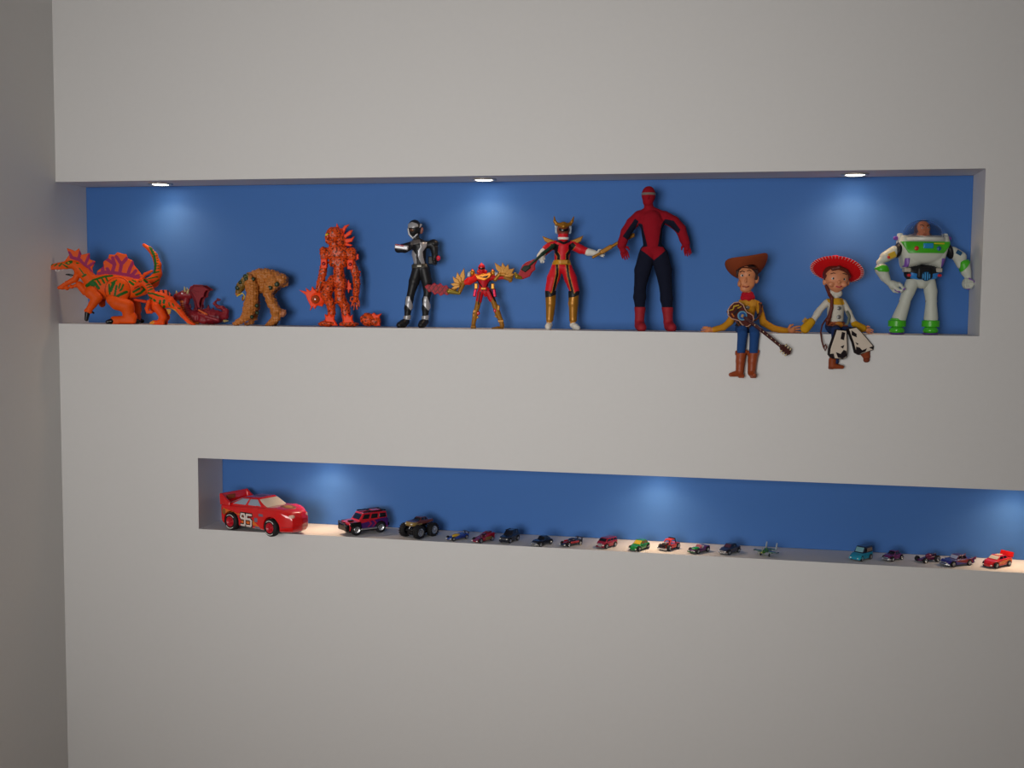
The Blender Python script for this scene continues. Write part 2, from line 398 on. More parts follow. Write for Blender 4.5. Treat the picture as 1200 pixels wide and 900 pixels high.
# ------------------------------------------------------------------ upper niche: dinosaurs, dragon, creatures
OR, GR, PU, RD, BK, WH, GD = (226, 84, 14), (24, 96, 30), (150, 26, 86), (196, 22, 34), (18, 18, 22), (232, 228, 220), (186, 134, 34)
def big_dinosaur():
    t = Toy('toy_dinosaur', 'large orange toy dinosaur with green stripes, purple sail and open jaws', 'dinosaur toy', (50, 270), 7.5, 600, 812, 0.032, turn=13)
    B = t.F(0.6, 1.6)
    B.chain([(320, 300, 0, 42), (390, 370, 0, 50), (460, 450, 0, 66)], OR); B.cap((350, 470, 0), (400, 530, 0), 30, 36, OR)
    B.ell((600, 490, 0), (205, 112, 88), 4, OR); B.ell((800, 500, 0), (150, 80, 66), -14, OR)
    B.chain([(860, 490, 0, 66), (950, 440, 0, 50), (990, 370, 0, 36), (992, 290, 0, 29), (965, 205, 0, 25), (925, 150, 0, 20), (880, 117, 0, 14)], OR)
    B.ell((668, 520, 60), (98, 112, 42), 0, OR, k=3); B.cap((668, 520, -60), (700, 560, -60), 60, 70, OR)
    for pts, wd in (([(410, 480), (470, 430), (560, 400), (620, 390)], 9), ([(430, 470), (480, 450), (515, 500)], 13), ([(505, 430), (530, 470)], 8), ([(540, 415), (562, 455)], 8), ([(572, 405), (590, 440)], 7), ([(420, 480), (450, 460), (470, 475)], 16),
                    ([(620, 455), (660, 430)], 7), ([(600, 470), (605, 550)], 8), ([(622, 612), (680, 560), (740, 530)], 12), ([(612, 520), (640, 450)], 14), ([(640, 590), (662, 480)], 9), ([(690, 460), (680, 500)], 7), ([(715, 470), (700, 510), (690, 520)], 8),
                    ([(760, 440), (840, 500), (795, 530)], 10), ([(865, 480), (890, 500), (850, 540), (815, 555)], 10), ([(780, 425), (850, 460)], 6), ([(930, 130), (965, 210), (975, 290), (965, 350)], 11), ([(385, 400), (410, 385)], 8), ([(360, 330), (395, 380)], 5)):
        B.line(pts, wd, GR, 10)
    for i in range(9):
        a = 150+i*22; B.line([(935+i*5.5, a), (975+i*4, a-6)], 3.6, GR, 0)
    B.line([(870, 390), (935, 365), (1000, 350)], 8, GR, 0); B.line([(890, 420), (990, 395)], 6, GR, 0); B.line([(930, 470), (1000, 420)], 5, GR, 0)
    B.line([(668+102*math.cos(i*0.3), 520+116*math.sin(i*0.3)) for i in range(22)], 2.6, (150, 44, 10), 30)  # shade of the groove round the thigh disc, painted as a darker ring
    t.put('body', B, RUBBERY)
    H = t.F(0.5, 1.2)
    H.chain([(330, 300, 0, 40), (270, 296, 0, 36), (190, 308, 0, 24), (112, 318, 0, 17)], OR); H.box((180, 330, 0), (82, 12, 22), -3, 6, OR); H.ell((268, 282, 22), (26, 14, 12), -15, OR)
    H.fill([(240, 285), (290, 262), (360, 285), (340, 295), (280, 282), (262, 300)], GR, 5); H.line([(110, 312), (140, 298)], 7, GR, 0); H.line([(160, 312), (178, 296)], 6, GR, 0); H.line([(198, 312), (215, 292)], 7, GR, 0); H.line([(230, 300), (262, 322)], 6, GR, 0); H.line([(300, 280), (270, 300)], 5, GR, 0)
    h = t.put('head', H, RUBBERY); t.ball('eye', (272, 284, 36), (7, 6, 5), mat('yellow_eye', (214, 170, 40), rough=0.2), h)
    J = t.F(0.5, 1.2); J.ell((345, 350, 0), (36, 36, 48), 0, OR); J.chain([(345, 372, 0, 30), (318, 425, 0, 26), (250, 462, 0, 20), (188, 500, 0, 14)], OR)
    for x, y in ((215, 500), (252, 504), (290, 490), (322, 480)): J.ell((x, y, 0), (20, 17, 16), 0, OR)
    j = t.put('lower_jaw', J, RUBBERY); t.put('tongue', t.F(0.4).chain([(246, 384, 0, 5), (270, 386, 0, 9), (318, 400, 0, 10)], BK), BLACK, j)
    for i, (x, y, q) in enumerate(((108, 346, 0), (124, 348, 1), (168, 354, 0), (182, 358, 1), (198, 354, 0), (214, 348, 1), (228, 342, 0))):
        V, Q = sweep(t.loc(np.array([(x, y-12, 14-28*q), (x, y+1, 14-28*q), (x-1, y+9, 14-28*q)])), [0.0010, 0.0008, 0.0002], 7); mesh_obj('tooth', V, Q, WHITE, h)
    for x, y, q in ((232, 452, 0), (252, 440, 1), (300, 410, 0)):
        V, Q = sweep(t.loc(np.array([(x+4, y+10, 12-24*q), (x, y, 12-24*q), (x-2, y-14, 12-24*q)])), [0.0010, 0.0008, 0.0002], 7); mesh_obj('tooth', V, Q, WHITE, j)
    K = t.F(0.5, 0.4); K.plate([(238, 268), (275, 215), (256, 156), (300, 170), (322, 182), (355, 155), (375, 212), (440, 195), (440, 252), (486, 266), (456, 335), (458, 330), (470, 400), (400, 330), (330, 275)], -9, 9, 7, col=OR)
    for pts in ([(275, 195), (300, 240), (370, 260)], [(365, 190), (350, 250)], [(436, 215), (405, 290)], [(470, 280), (425, 315), (450, 360)], [(290, 235), (350, 250), (430, 330)]): K.line(pts, 12, PU)
    t.put('crest', K, RUBBERY)
    S = t.F(0.5, 0.4); S.plate([(490, 392), (498, 350), (545, 310), (548, 270), (588, 235), (596, 204), (640, 208), (662, 184), (710, 198), (738, 200), (746, 235), (790, 258), (800, 300), (830, 335), (868, 392), (850, 440), (700, 420), (600, 420)], -11, 11, 8, col=OR)
    for pts in ([(510, 375), (560, 360), (640, 365), (760, 385), (850, 410)], [(545, 380), (540, 300)], [(575, 245), (640, 290), (620, 360)], [(640, 290), (625, 235)], [(655, 225), (695, 290), (680, 365)], [(695, 290), (740, 235)], [(790, 270), (765, 320), (745, 380)], [(810, 345), (775, 390)], [(830, 385), (800, 400)], [(580, 330), (600, 370)]): S.line(pts, 14, PU)
    t.put('sail', S, RUBBERY)
    A = t.F(0.55, 1.4); A.chain([(455, 540, 78, 56), (500, 585, 92, 44), (468, 640, 100, 33), (436, 690, 100, 27)], OR); A.ell((430, 702, 100), (34, 20, 26), 20, OR)
    a = t.put('front_arm', A, RUBBERY); t.put('claw', t.F(0.45, 1).chain([(425, 715, 104, 22), (416, 772, 104, 16)], BK), BLACK, a); t.put('claw', t.F(0.4, 1).chain([(462, 708, 88, 9), (472, 716, 88, 8)], BK), BLACK, a)
    A = t.F(0.6, 1.4); A.chain([(455, 540, -78, 50), (510, 590, -92, 40), (520, 640, -96, 28)], OR); t.put('front_arm', A, RUBBERY)
    for q, dx in ((1, 0), (-1, 60)):
        L = t.F(0.6, 1.6); z = 78*q
        L.chain([(620+dx, 600, z*0.9, 48), (660+dx, 630, z, 56), (740+dx*0.7, 655, z, 62)], OR); L.cap((750+dx*0.7, 690, z), (750+dx*0.5, 740, z), 54, 46, OR); L.box((712+dx*0.3, 776, z), (104, 34, 44), 0, 26, OR); L.ell((780+dx*0.3, 755, z), (45, 48, 44), 0, OR)
        for i in range(3): L.box((650+dx*0.3, 788, z+(i-1)*30), (34, 22, 14), 0, 10, OR)
        l = t.put('leg', L, RUBBERY)
        for i in range(3): t.put('toe_claw', t.F(0.5, 1).chain([(616+dx*0.3, 786, z+(i-1)*30, 24), (584+dx*0.3, 792, z+(i-1)*32, 16)], BK), BLACK, l)
        t.put('heel_spur', t.F(0.5, 1).chain([(808+dx*0.3, 782, z, 24), (830+dx*0.3, 788, z, 19)], BK), BLACK, l)
    t.put('lever', t.F(0.5, 1).chain([(800, 598, 20, 12), (888, 614, 20, 14)], (220, 60, 14)), PLASTIC)
big_dinosaur()

def small_dinosaur():
    t = Toy('toy_dinosaur', 'small orange toy dinosaur with black striped sail in front of the larger one', 'dinosaur toy', (160, 310), 10, 290, 688, 0.02)
    O2 = (240, 78, 16); Y = (226, 170, 70); B = t.F(0.5, 1.2)
    B.chain([(90, 190, 0, 46), (150, 250, 0, 40), (190, 330, 0, 48)], O2); B.ell((300, 400, 0), (150, 88, 60), 18, O2); B.cap((230, 430, 20), (250, 470, 24), 50, 44, O2)
    B.chain([(400, 430, 0, 60), (480, 490, 0, 40), (540, 570, 0, 30), (610, 650, 0, 22), (680, 688, 0, 14)], O2)
    B.line([(112, 330), (150, 440)], 12, Y, -99); B.line([(400, 500), (460, 520), (540, 640), (620, 690)], 14, Y)
    for pts, wd in (([(105, 165), (140, 195)], 11), ([(135, 230), (178, 215)], 7), ([(148, 258), (190, 240)], 7), ([(158, 290), (200, 270)], 7), ([(150, 320), (210, 325), (280, 350)], 10), ([(160, 365), (195, 385)], 11), ([(225, 395), (240, 410)], 12), ([(290, 350), (340, 365)], 8), ([(300, 410), (292, 440)], 14), ([(345, 405), (340, 430)], 14), ([(262, 495), (290, 500)], 9), ([(290, 460), (300, 470)], 10), ([(340, 470), (332, 480)], 14), ([(400, 430), (405, 465)], 8), ([(440, 440), (455, 470)], 8), ([(500, 490), (520, 500)], 6)): B.line(pts, wd, GR, 0)
    t.put('body', B, RUBBERY)
    H = t.F(0.45, 1); H.chain([(80, 185, 0, 46), (30, 220, 0, 34), (-20, 262, 0, 22), (-44, 285, 0, 16)], O2); H.chain([(60, 160, 0, 20), (110, 100, 0, 18), (190, 62, 0, 14)], O2)
    H.line([(60, 190), (100, 180)], 6, GR, 8); H.line([(-10, 262), (40, 238)], 5, (130, 40, 10), 5)
    h = t.put('head', H, RUBBERY); t.ball('eye', (52, 186, 38), (8, 7, 6), BLACK, h)
    S = t.F(0.4, 0.3); S.plate([(215, 330), (235, 300), (290, 282), (375, 282), (400, 320), (425, 350), (445, 390), (420, 420), (330, 390), (250, 360)], -9, 9, 6, col=O2)
    for x in (268, 322, 374, 408): S.line([(x, 288 if x < 400 else 340), (x+8, 350)], 10, BK)
    t.put('sail', S, RUBBERY)
    A = t.F(0.45, 1); A.chain([(170, 420, 60, 26), (150, 500, 74, 24), (160, 538, 80, 20), (205, 540, 84, 18)], O2); t.put('front_arm', A, RUBBERY)
    A = t.F(0.45, 1); A.chain([(180, 420, -55, 24), (160, 500, -66, 22), (190, 530, -72, 18)], O2); t.put('front_arm', A, RUBBERY)
    for q in (1, -1):
        L = t.F(0.5, 1.3); z = 52*q; L.chain([(250, 480, z, 52), (300, 540, z, 46), (330, 600, z, 44), (300, 650, z, 38)], O2); L.box((275, 662, z), (75, 27, 30), 0, 20, O2); L.line([(170, 660), (215, 660)], 22, (235, 140, 40)); l = t.put('leg', L, RUBBERY)
        t.put('toe', t.F(0.4).chain([(215, 655, z, 20), (184, 668, z, 14)], (238, 150, 40)), RUBBERY, l)
    t.put('lever', t.F(0.4).plate([(350, 500), (410, 505), (400, 560), (378, 570)], -10, 10, 4, col=(206, 150, 50)), PLASTIC)
small_dinosaur()

def dragon():
    t = Toy('toy_dragon', 'dark red toy dragon with raised wing and curled tail', 'dragon toy', (160, 310), 10, 840, 696, 0.078)
    R_ = (132, 20, 34); R2 = (104, 12, 30); B = t.F(0.5, 1.2)
    B.chain([(590, 400, 0, 40), (570, 470, 0, 42), (600, 560, 0, 56), (700, 610, 0, 76)], R_); B.ell((850, 600, 0), (190, 92, 84), 3, R_); B.ell((800, 640, 62), (58, 52, 30), 0, R_); B.ell((940, 620, 40), (70, 62, 40), 20, R2)
    B.chain([(970, 600, 0, 66), (1040, 590, -6, 42), (1050, 540, -8, 32), (1010, 500, -8, 25), (950, 480, -8, 20), (915, 450, -8, 15), (935, 415, -8, 12)], R_)
    B.chain([(545, 430, 20, 22), (560, 520, 26, 26), (620, 620, 30, 30), (720, 675, 30, 20)], (206, 108, 40)); B.nz = (2.5, 0.05)
    for i in range(9): B.line([(530+i*10, 450+i*25), (600+i*12, 440+i*22)], 4, R2, 20)
    t.put('body', B, CRAG)
    H = t.F(0.45, 1); H.chain([(630, 345, 0, 52), (560, 345, 0, 48), (480, 372, 0, 40), (462, 400, 0, 30)], R_); H.ell((560, 410, 0), (62, 18, 34), -12, R2); H.ell((550, 318, 30), (34, 14, 14), -10, R2)
    h = t.put('head', H, CRAG); t.ball('eye', (552, 334, 46), (12, 10, 8), mat('pale_eye', (226, 214, 226), rough=0.2), h)
    hm = mat('bone_horn', (176, 168, 120), rough=0.5)
    for x, y, x2, y2, z in ((585, 310, 574, 250, 30), (600, 310, 590, 262, -24), (612, 330, 632, 280, 40), (482, 340, 474, 298, 12)): V, Q = sweep(t.loc(np.array([(x, y+6, z), ((x+x2)/2, (y+y2)/2, z), (x2, y2, z)])), [0.0034, 0.0022, 0.0003], 8); mesh_obj('horn', V, Q, hm, h)
    for z, lab in ((38, None), (-40, None)):
        W = t.F(0.45, 0.5); sx = 0 if z > 0 else 26
        W.plate([(628+sx, 290), (650+sx, 248), (720+sx, 228), (790+sx, 242), (868+sx, 290), (830+sx, 300), (808+sx, 330), (806+sx, 372), (770+sx, 385), (750+sx, 450), (760+sx, 500), (720+sx, 500), (700+sx, 400), (660+sx, 350)], z-6, z+6, 4, col=R_)
        W.chain([(720+sx, 520, z, 20), (700+sx, 420, z, 14), (645+sx, 300, z, 12), (690+sx, 240, z, 11), (790+sx, 246, z, 9), (866+sx, 290, z, 5)], R2)
        for e in ((808, 330), (770, 385)): W.chain([(650+sx, 290, z, 8), (e[0]+sx, e[1], z, 5)], R2)
        t.put('wing', W, RUBBERY)
    for x, y, r in ((625, 480, 24), (690, 505, 30), (755, 500, 30), (835, 505, 34), (890, 530, 30), (920, 440, 22)): t.put('back_spike', t.F(0.4).plate([(x-r, y+r), (x+r*0.4, y-r*1.4), (x+r, y+r)], -9, 9, 4, col=R2), RUBBERY)
    t.put('tail_barb', t.F(0.4).plate([(930, 420), (945, 382), (992, 398), (970, 420)], -18, -6, 4, col=R2), RUBBERY)
    t.put('leg', t.F(0.5, 1).chain([(750, 570, 70, 20), (840, 600, 92, 22), (980, 640, 90, 18)], R_).chain([(752, 525, 76, 10), (850, 575, 90, 12)], (200, 90, 36)), CRAG)
    t.put('leg', t.F(0.5, 1).chain([(900, 640, -70, 30), (860, 672, -90, 24)], R_), CRAG); t.put('claw', t.F(0.4).chain([(1040, 650, 40, 16), (1086, 648, 44, 5)], (170, 150, 90)), PLASTIC)
dragon()

def ape_creature():
    t = Toy('toy_creature', 'brown hunched toy creature on four limbs with green spots on its back', 'creature toy', (265, 305), 10.59, 430, 800, 0.06)
    N = (184, 112, 48); G2 = (44, 66, 26); B = t.F(0.5, 1.6); B.nz = (5.5, 0.07)
    B.ell((500, 190, 0), (200, 96, 90), 6, N); B.ell((660, 230, 0), (130, 92, 80), 22, N); B.chain([(380, 190, 0, 70), (300, 210, 0, 62), (235, 260, 0, 56)], N); B.cap((460, 260, 0), (440, 350, 0), 80, 52, N)
    B.chain([(310, 230, 70, 66), (345, 340, 84, 76), (350, 440, 84, 72), (320, 560, 82, 84), (290, 660, 80, 66), (225, 720, 78, 44), (150, 765, 78, 32)], N); B.ell((160, 775, 78), (64, 24, 50), -8, N)
    B.chain([(310, 230, -70, 60), (330, 380, -84, 66), (330, 560, -84, 70), (330, 690, -80, 44), (290, 760, -80, 30)], N); B.ell((260, 775, -80), (60, 22, 46), -8, N)
    B.chain([(700, 230, 60, 76), (620, 270, 84, 74), (560, 330, 88, 74), (530, 400, 84, 54)], N); B.chain([(540, 420, 80, 50), (590, 520, 80, 62), (640, 620, 80, 66), (640, 700, 80, 50), (560, 770, 76, 34)], N); B.ell((560, 780, 76), (60, 22, 44), -10, N); B.ell((718, 640, 78), (46, 50, 30), 20, (176, 110, 74))
    B.chain([(700, 230, -60, 66), (610, 300, -84, 62), (530, 400, -84, 48), (580, 520, -80, 48), (600, 640, -76, 46), (600, 770, -76, 30)], N)
    B.line([(130, 400), (200, 270), (270, 190)], 40, (82, 84, 24)); t.put('body', B, CRAG)
    H = t.F(0.45, 1.2); H.chain([(250, 240, 0, 58), (190, 310, 0, 56), (160, 380, 0, 40)], (120, 88, 28)); H.ell((150, 410, 0), (36, 22, 34), -20, N); H.ell((215, 450, 0), (20, 46, 30), 6, (150, 90, 40)); H.ell((200, 425, 0), (14, 36, 40), 10, BK, op='-'); H.nz = (3, 0.06)
    h = t.put('head', H, CRAG); t.tube('lip', [(140, 440, 22), (176, 420, 30), (214, 398, 34), (236, 430, 30), (228, 480, 18)], 7, mat('yellow_lip', (222, 196, 70), rough=0.4), h)
    for i, (x, y, z, r) in enumerate(((250, 190, 44, 25), (192, 268, 52, 25), (156, 335, 46, 30), (286, 228, 128, 28), (366, 228, 118, 28), (412, 552, 130, 26), (415, 640, 124, 24), (350, 690, 128, 24), (582, 330, 154, 32), (660, 286, 146, 34))):
        t.ball('spot', (x, y, z), (r, r, 16), mat('dark_green_spot', (34, 50, 24), rough=0.4))
ape_creature()

def spiky(poly_c, n, r0, r1, seed, ph=0, sx=1.0):
    rr = random.Random(seed); P = []
    for i in range(n*2):
        a = ph+math.pi*i/n; r = (r1*rr.uniform(0.75, 1.1) if i % 2 else r0*rr.uniform(0.85, 1.1)); P.append((poly_c[0]+sx*r*math.cos(a), poly_c[1]+r*math.sin(a)))
    return P
def flame_creature():
    t = Toy('toy_creature', 'tall orange and black lava textured toy figure with flame crest', 'creature toy', (350, 255), 6.667, 310, 846, 0.06)
    F1 = (222, 76, 16); F2 = (250, 70, 20); D = (70, 26, 16); lava = mat('lava_vinyl', None, rough=0.4, bump=0.6, scale=420, var=0.1)
    if 'lv' not in lava:
        n = lava.node_tree.nodes; l = lava.node_tree.links; b = n['Principled BSDF']; src = b.inputs['Base Color'].links[0].from_socket
        vo = n.new('ShaderNodeTexNoise'); vo.inputs['Scale'].default_value = 260; vo.inputs['Detail'].default_value = 4; tc = n.new('ShaderNodeTexCoord'); l.new(tc.outputs['Object'], vo.inputs['Vector'])
        cr = n.new('ShaderNodeMapRange'); cr.inputs[1].default_value = 0.5; cr.inputs[2].default_value = 0.6; l.new(vo.outputs['Fac'], cr.inputs[0])
        mx = n.new('ShaderNodeMix'); mx.data_type = 'RGBA'; mx.inputs[7].default_value = (*lin((96, 36, 18)), 1); l.new(cr.outputs[0], mx.inputs[0]); l.new(src, mx.inputs[6]); l.new(mx.outputs[2], b.inputs['Base Color']); lava['lv'] = 1
    B = t.F(0.6, 1.0); B.nz = (2.2, 0.09)
    B.ell((305, 275, 0), (96, 70, 50), 0, F1); B.ell((312, 345, 0), (80, 48, 42), 0, F1); B.chain([(315, 390, 0, 42), (318, 450, 0, 44), (318, 490, 0, 48)], F1); B.cap((270, 190, 6), (290, 240, 0), 32, 50, F1)
    B.ell((200, 262, 0), (36, 40, 34), 0, F1); B.chain([(200, 270, 0, 30), (204, 350, 0, 28), (192, 420, 6, 30), (178, 500, 16, 30), (160, 560, 24, 26)], F1)
    B.ell((415, 268, 0), (42, 44, 36), 0, F1); B.chain([(415, 280, 0, 34), (424, 360, 0, 28), (448, 440, 0, 32), (456, 520, 4, 28), (450, 590, 6, 26)], F1)
    hand(B, (450, 590), 92, 125, F1, 8, thumb=1)
    B.chain([(270, 480, 6, 36), (240, 540, 30, 42), (222, 600, 50, 40), (256, 670, 34, 36), (262, 740, 20, 30), (240, 800, 20, 32)], F1); B.ell((225, 822, 30), (70, 24, 48), 0, F1)
    B.chain([(340, 500, 6, 40), (325, 570, 22, 42), (330, 630, 30, 42), (368, 690, 16, 36), (372, 760, 12, 34), (385, 810, 12, 34)], F1); B.ell((395, 824, 20), (78, 22, 50), 0, F1)
    t.put('body', B, lava)
    H = t.F(0.5, 1); H.nz = (2.5, 0.1); H.ell((280, 130, 6), (62, 58, 46), 10, F1); H.ell((236, 150, 22), (26, 34, 30), 0, F1); H.ell((250, 190, 20), (34, 18, 30), 0, F1); H.ell((325, 175, -6), (46, 60, 34), -20, F1); H.ell((330, 120, -4), (30, 40, 26), 0, F2); h = t.put('head', H, lava)
    t.ball('visor', (236, 142, 34), (22, 19, 18), mat('yellow_visor', (222, 206, 30), rough=0.25), h)
    for pts in ([(290, 110), (300, 40), (325, 90), (335, 120)], [(325, 110), (360, 62), (402, 50), (372, 84), (352, 130)], [(350, 140), (400, 100), (426, 94), (410, 130), (365, 160)], [(350, 165), (410, 160), (440, 140), (420, 185), (370, 200)], [(360, 190), (424, 210), (410, 222), (362, 216)], [(255, 95), (262, 72), (285, 95), (300, 60), (320, 110)]):
        t.put('flame_spike', t.F(0.45, 0.3).plate(pts, -16, 8, 6, col=F2), PLASTIC)
    for x, y in ((204, 358), (409, 362)):
        e = t.put('elbow_plate', t.F(0.5, 0.6).box((x, y, 26), (24, 38, 12), 0, 8, F2), PLASTIC); t.ball('rivet', (x, y, 40), (15, 15, 9), mat('red_rivet', (150, 16, 30), rough=0.3), e)
    for c, n, a, b, sd, z in (((454, 300), 5, 24, 36, 3, -12), ((466, 432), 6, 26, 46, 4, -4), ((388, 530), 6, 28, 56, 5, -20)): t.put('flame_fin', t.F(0.45, 0.3).plate(spiky(c, n, a, b, sd, sx=0.6), z-8, z+8, 5, col=F2), PLASTIC)
    for x, dx in ((245, 0), (385, 0)):
        t.put('flame_boot', t.F(0.5, 0.6).plate([(x-28, 800), (x-34, 745), (x-12, 760), (x+4, 735), (x+24, 765), (x+44, 748), (x+42, 790), (x+70, 838), (x-60, 838)], 22, 58, 12, col=F2), PLASTIC)
    G = t.F(0.45, 0.4); G.plate([(8, 562), (70, 575), (60, 545), (100, 572), (112, 532), (140, 570), (190, 590), (215, 640), (190, 690), (150, 682), (130, 712), (118, 690), (92, 728), (100, 690), (75, 640), (60, 600)], 6, 34, 8, col=F2); G.ell((160, 630, 26), (60, 52, 26), 0, F2)
    g = t.put('flame_claw', G, PLASTIC); t.ball('orb', (142, 634, 52), (34, 34, 20), mat('amber_orb', (170, 66, 20), rough=0.12, coat=0.8), g)
    t2 = t.own('flame_fist', 'orange flame shaped loose toy piece lying beside the lava figure', 'toy part', 565, 842, 10)
    G = t2.F(0.45, 0.8); G.nz = (2, 0.09); G.ell((545, 788, 10), (62, 52, 40), 0, F1); G.ell((600, 800, 10), (46, 40, 34), 0, F1); t2.put('rough_shell', G, lava)
    t2.put('flame_tips', t2.F(0.45, 0.3).plate([(570, 750), (590, 732), (612, 752), (652, 738), (630, 775), (642, 836), (600, 838), (570, 820)], -20, 34, 8, col=F2), PLASTIC)
flame_creature()

# ------------------------------------------------------------------ upper niche: standing action figures
SILV = mat('silver_plastic', (168, 168, 172), rough=0.35, metal=0.35)
GOLD = mat('gold_plastic', (160, 108, 28), rough=0.38, metal=0.35)
REDP = mat('red_plastic', (208, 18, 36), rough=0.35)
BLKP = mat('black_plastic', (24, 25, 28), rough=0.45, spec=0.35)
def black_silver_figure():
    t = Toy('action_figure', 'tall black and silver helmeted action figure with one forearm raised', 'action figure', (455, 250), 6.4286, 220, 846, 0.07)
    K1 = (30, 31, 34); K2 = (12, 12, 15); SV = (160, 160, 162)
    B = t.F(0.5, 1.2)
    B.chain([(205, 165, 0, 28), (215, 200, 0, 26)], K1); B.cap((190, 225, 0), (315, 225, 0), 32, 28, K1); B.chain([(235, 235, 6, 56), (232, 300, 4, 50), (236, 370, 0, 44)], K1); B.cap((205, 225, 22), (250, 250, 22), 34, 36, K1)
    B.cap((215, 395, 0), (262, 395, 0), 38, 40, K2)
    B.chain([(222, 410, 2, 42), (195, 500, 8, 40), (172, 590, 12, 28), (160, 640, 8, 30)], K2); B.chain([(270, 410, 2, 44), (290, 500, 2, 40), (296, 590, 4, 28), (284, 640, 4, 30)], K2)
    B.chain([(160, 640, 8, 30), (150, 700, 4, 29), (142, 775, 4, 20)], K1); B.chain([(284, 640, 4, 30), (282, 700, 2, 30), (278, 775, 2, 20)], K1)
    B.chain([(165, 232, 14, 28), (110, 250, 50, 27), (82, 262, 60, 26)], K1); B.chain([(82, 262, 60, 26), (130, 262, 70, 27), (170, 250, 66, 20)], K1)
    B.chain([(330, 215, 0, 30), (345, 250, 0, 30), (352, 310, 14, 24), (345, 335, 24, 17)], K1)
    hand(B, (345, 332), 80, 62, (60, 60, 64), 26, thumb=-1, curl=0.6); hand(B, (160, 252), -12, 58, K1, 68, thumb=-1, curl=0.5)
    B.line([(196, 405), (198, 440), (180, 490), (172, 560)], 3.5, (90, 86, 84), 10); B.line([(276, 395), (272, 440), (280, 500), (276, 600)], 3.5, (96, 90, 86), 10)
    b = t.put('body', B, BLKP); bb = B
    t.put('chest_panel', t.F(0.5).plate([(156, 280), (190, 268), (214, 300), (218, 372), (196, 370), (182, 318)], 0, 90, 4).shell(bb, 4), SILV, ev=False)
    t.put('chest_panel', t.F(0.5).plate([(240, 210), (292, 206), (290, 240), (262, 280), (266, 320), (278, 370), (252, 372), (226, 318), (226, 270), (246, 245)], 0, 90, 4).shell(bb, 4), SILV, ev=False)
    t.put('collar', t.F(0.5).plate([(160, 190), (240, 185), (250, 215), (175, 235)], 0, 90, 4).shell(bb, 3), mat('dark_grey_plastic', (88, 84, 84), rough=0.4), ev=False)
    bl = t.put('belt', t.F(0.5).plate([(175, 372), (295, 366), (296, 396), (178, 402)], -90, 90, 4).shell(bb, 6), mat('dark_olive_plastic', (62, 60, 54), rough=0.4), ev=False)
    t.put('buckle', t.F(0.4).box((238, 386, 52), (20, 10, 8), -3, 5, (120, 118, 110)), METALP, bl)
    H = t.F(0.5, 1); H.ell((197, 105, 0), (52, 66, 56), 0, K2); H.cap((190, 140, 14), (190, 156, 14), 34, 26, K2); h = t.put('helmet', H, BLKP)
    t.put('helmet_brow', t.F(0.5).plate([(148, 72), (180, 58), (222, 72), (228, 95), (190, 104), (150, 104)], 0, 90, 4).shell(H, 5), SILV, h, ev=False)
    F2 = t.F(0.5); 
    for p, q in zip([(152, 110), (160, 150), (188, 178), (216, 150), (232, 100), (244, 78)][:-1], [(160, 150), (188, 178), (216, 150), (232, 100), (244, 78)]): F2.cap((*p, 30), (*q, 30 if q[0] < 225 else 14), 8, 9, SV, k=2)
    t.put('helmet_frame', F2, SILV, h); t.ball('visor', (188, 118, 40), (26, 16, 16), mat('bronze_visor', (86, 46, 26), rough=0.12, coat=0.8), h); t.put('ear_piece', t.F(0.4).ell((250, 120, 6), (12, 26, 18), 10, (150, 100, 90)), PLASTIC, h)
    t.put('forearm_guard', t.F(0.45).box((108, 248, 92), (52, 18, 10), 8, 8, SV), SILV); t.put('red_gem', t.F(0.4).box((96, 236, 96), (34, 7, 9), 8, 5, (150, 24, 50)), GLOSS)
    t.put('shoulder_guard', t.F(0.5).ell((342, 215, 0), (36, 32, 34), 20, K1), BLKP); t.put('elbow_band', t.F(0.45).cap((344, 258, 10), (362, 258, 10), 14, 12, (186, 120, 90)), METALP); t.put('wrist_gem', t.F(0.45).ell((378, 326, 34), (16, 20, 14), 0, (206, 40, 66)), GLOSS)
    t.put('side_pouch', t.F(0.5).box((320, 340, -10), (20, 30, 16), 0, 6, (20, 20, 22)), BLKP)
    for x, xs_, lx in ((150, 1, 0), (282, 1, 1)):
        s_ = t.put('shin_guard', t.F(0.5).plate([(x-12, 610), (x+14, 612), (x+42, 690), (x+22, 718), (x-20, 672)], 0, 90, 4).shell(bb, 6), SILV, ev=False)
        t.put('ankle_band', t.F(0.5).plate([(x-38, 758), (x+34, 752), (x+34, 786), (x-38, 790)], -90, 90, 4).shell(bb, 8), SILV, ev=False)
    for x in (110, 255): t.put('boot', t.F(0.5, 1.4).chain([(x+24, 800, 0, 27), (x+6, 815, 24, 30), (x-20 if x < 200 else x-4, 826, 50, 24)], K1).plate([(x-60, 846), (x+60, 846), (x+60, 900), (x-60, 900)], -200, 200, 1, op='-', k=0.5), BLKP)
black_silver_figure()

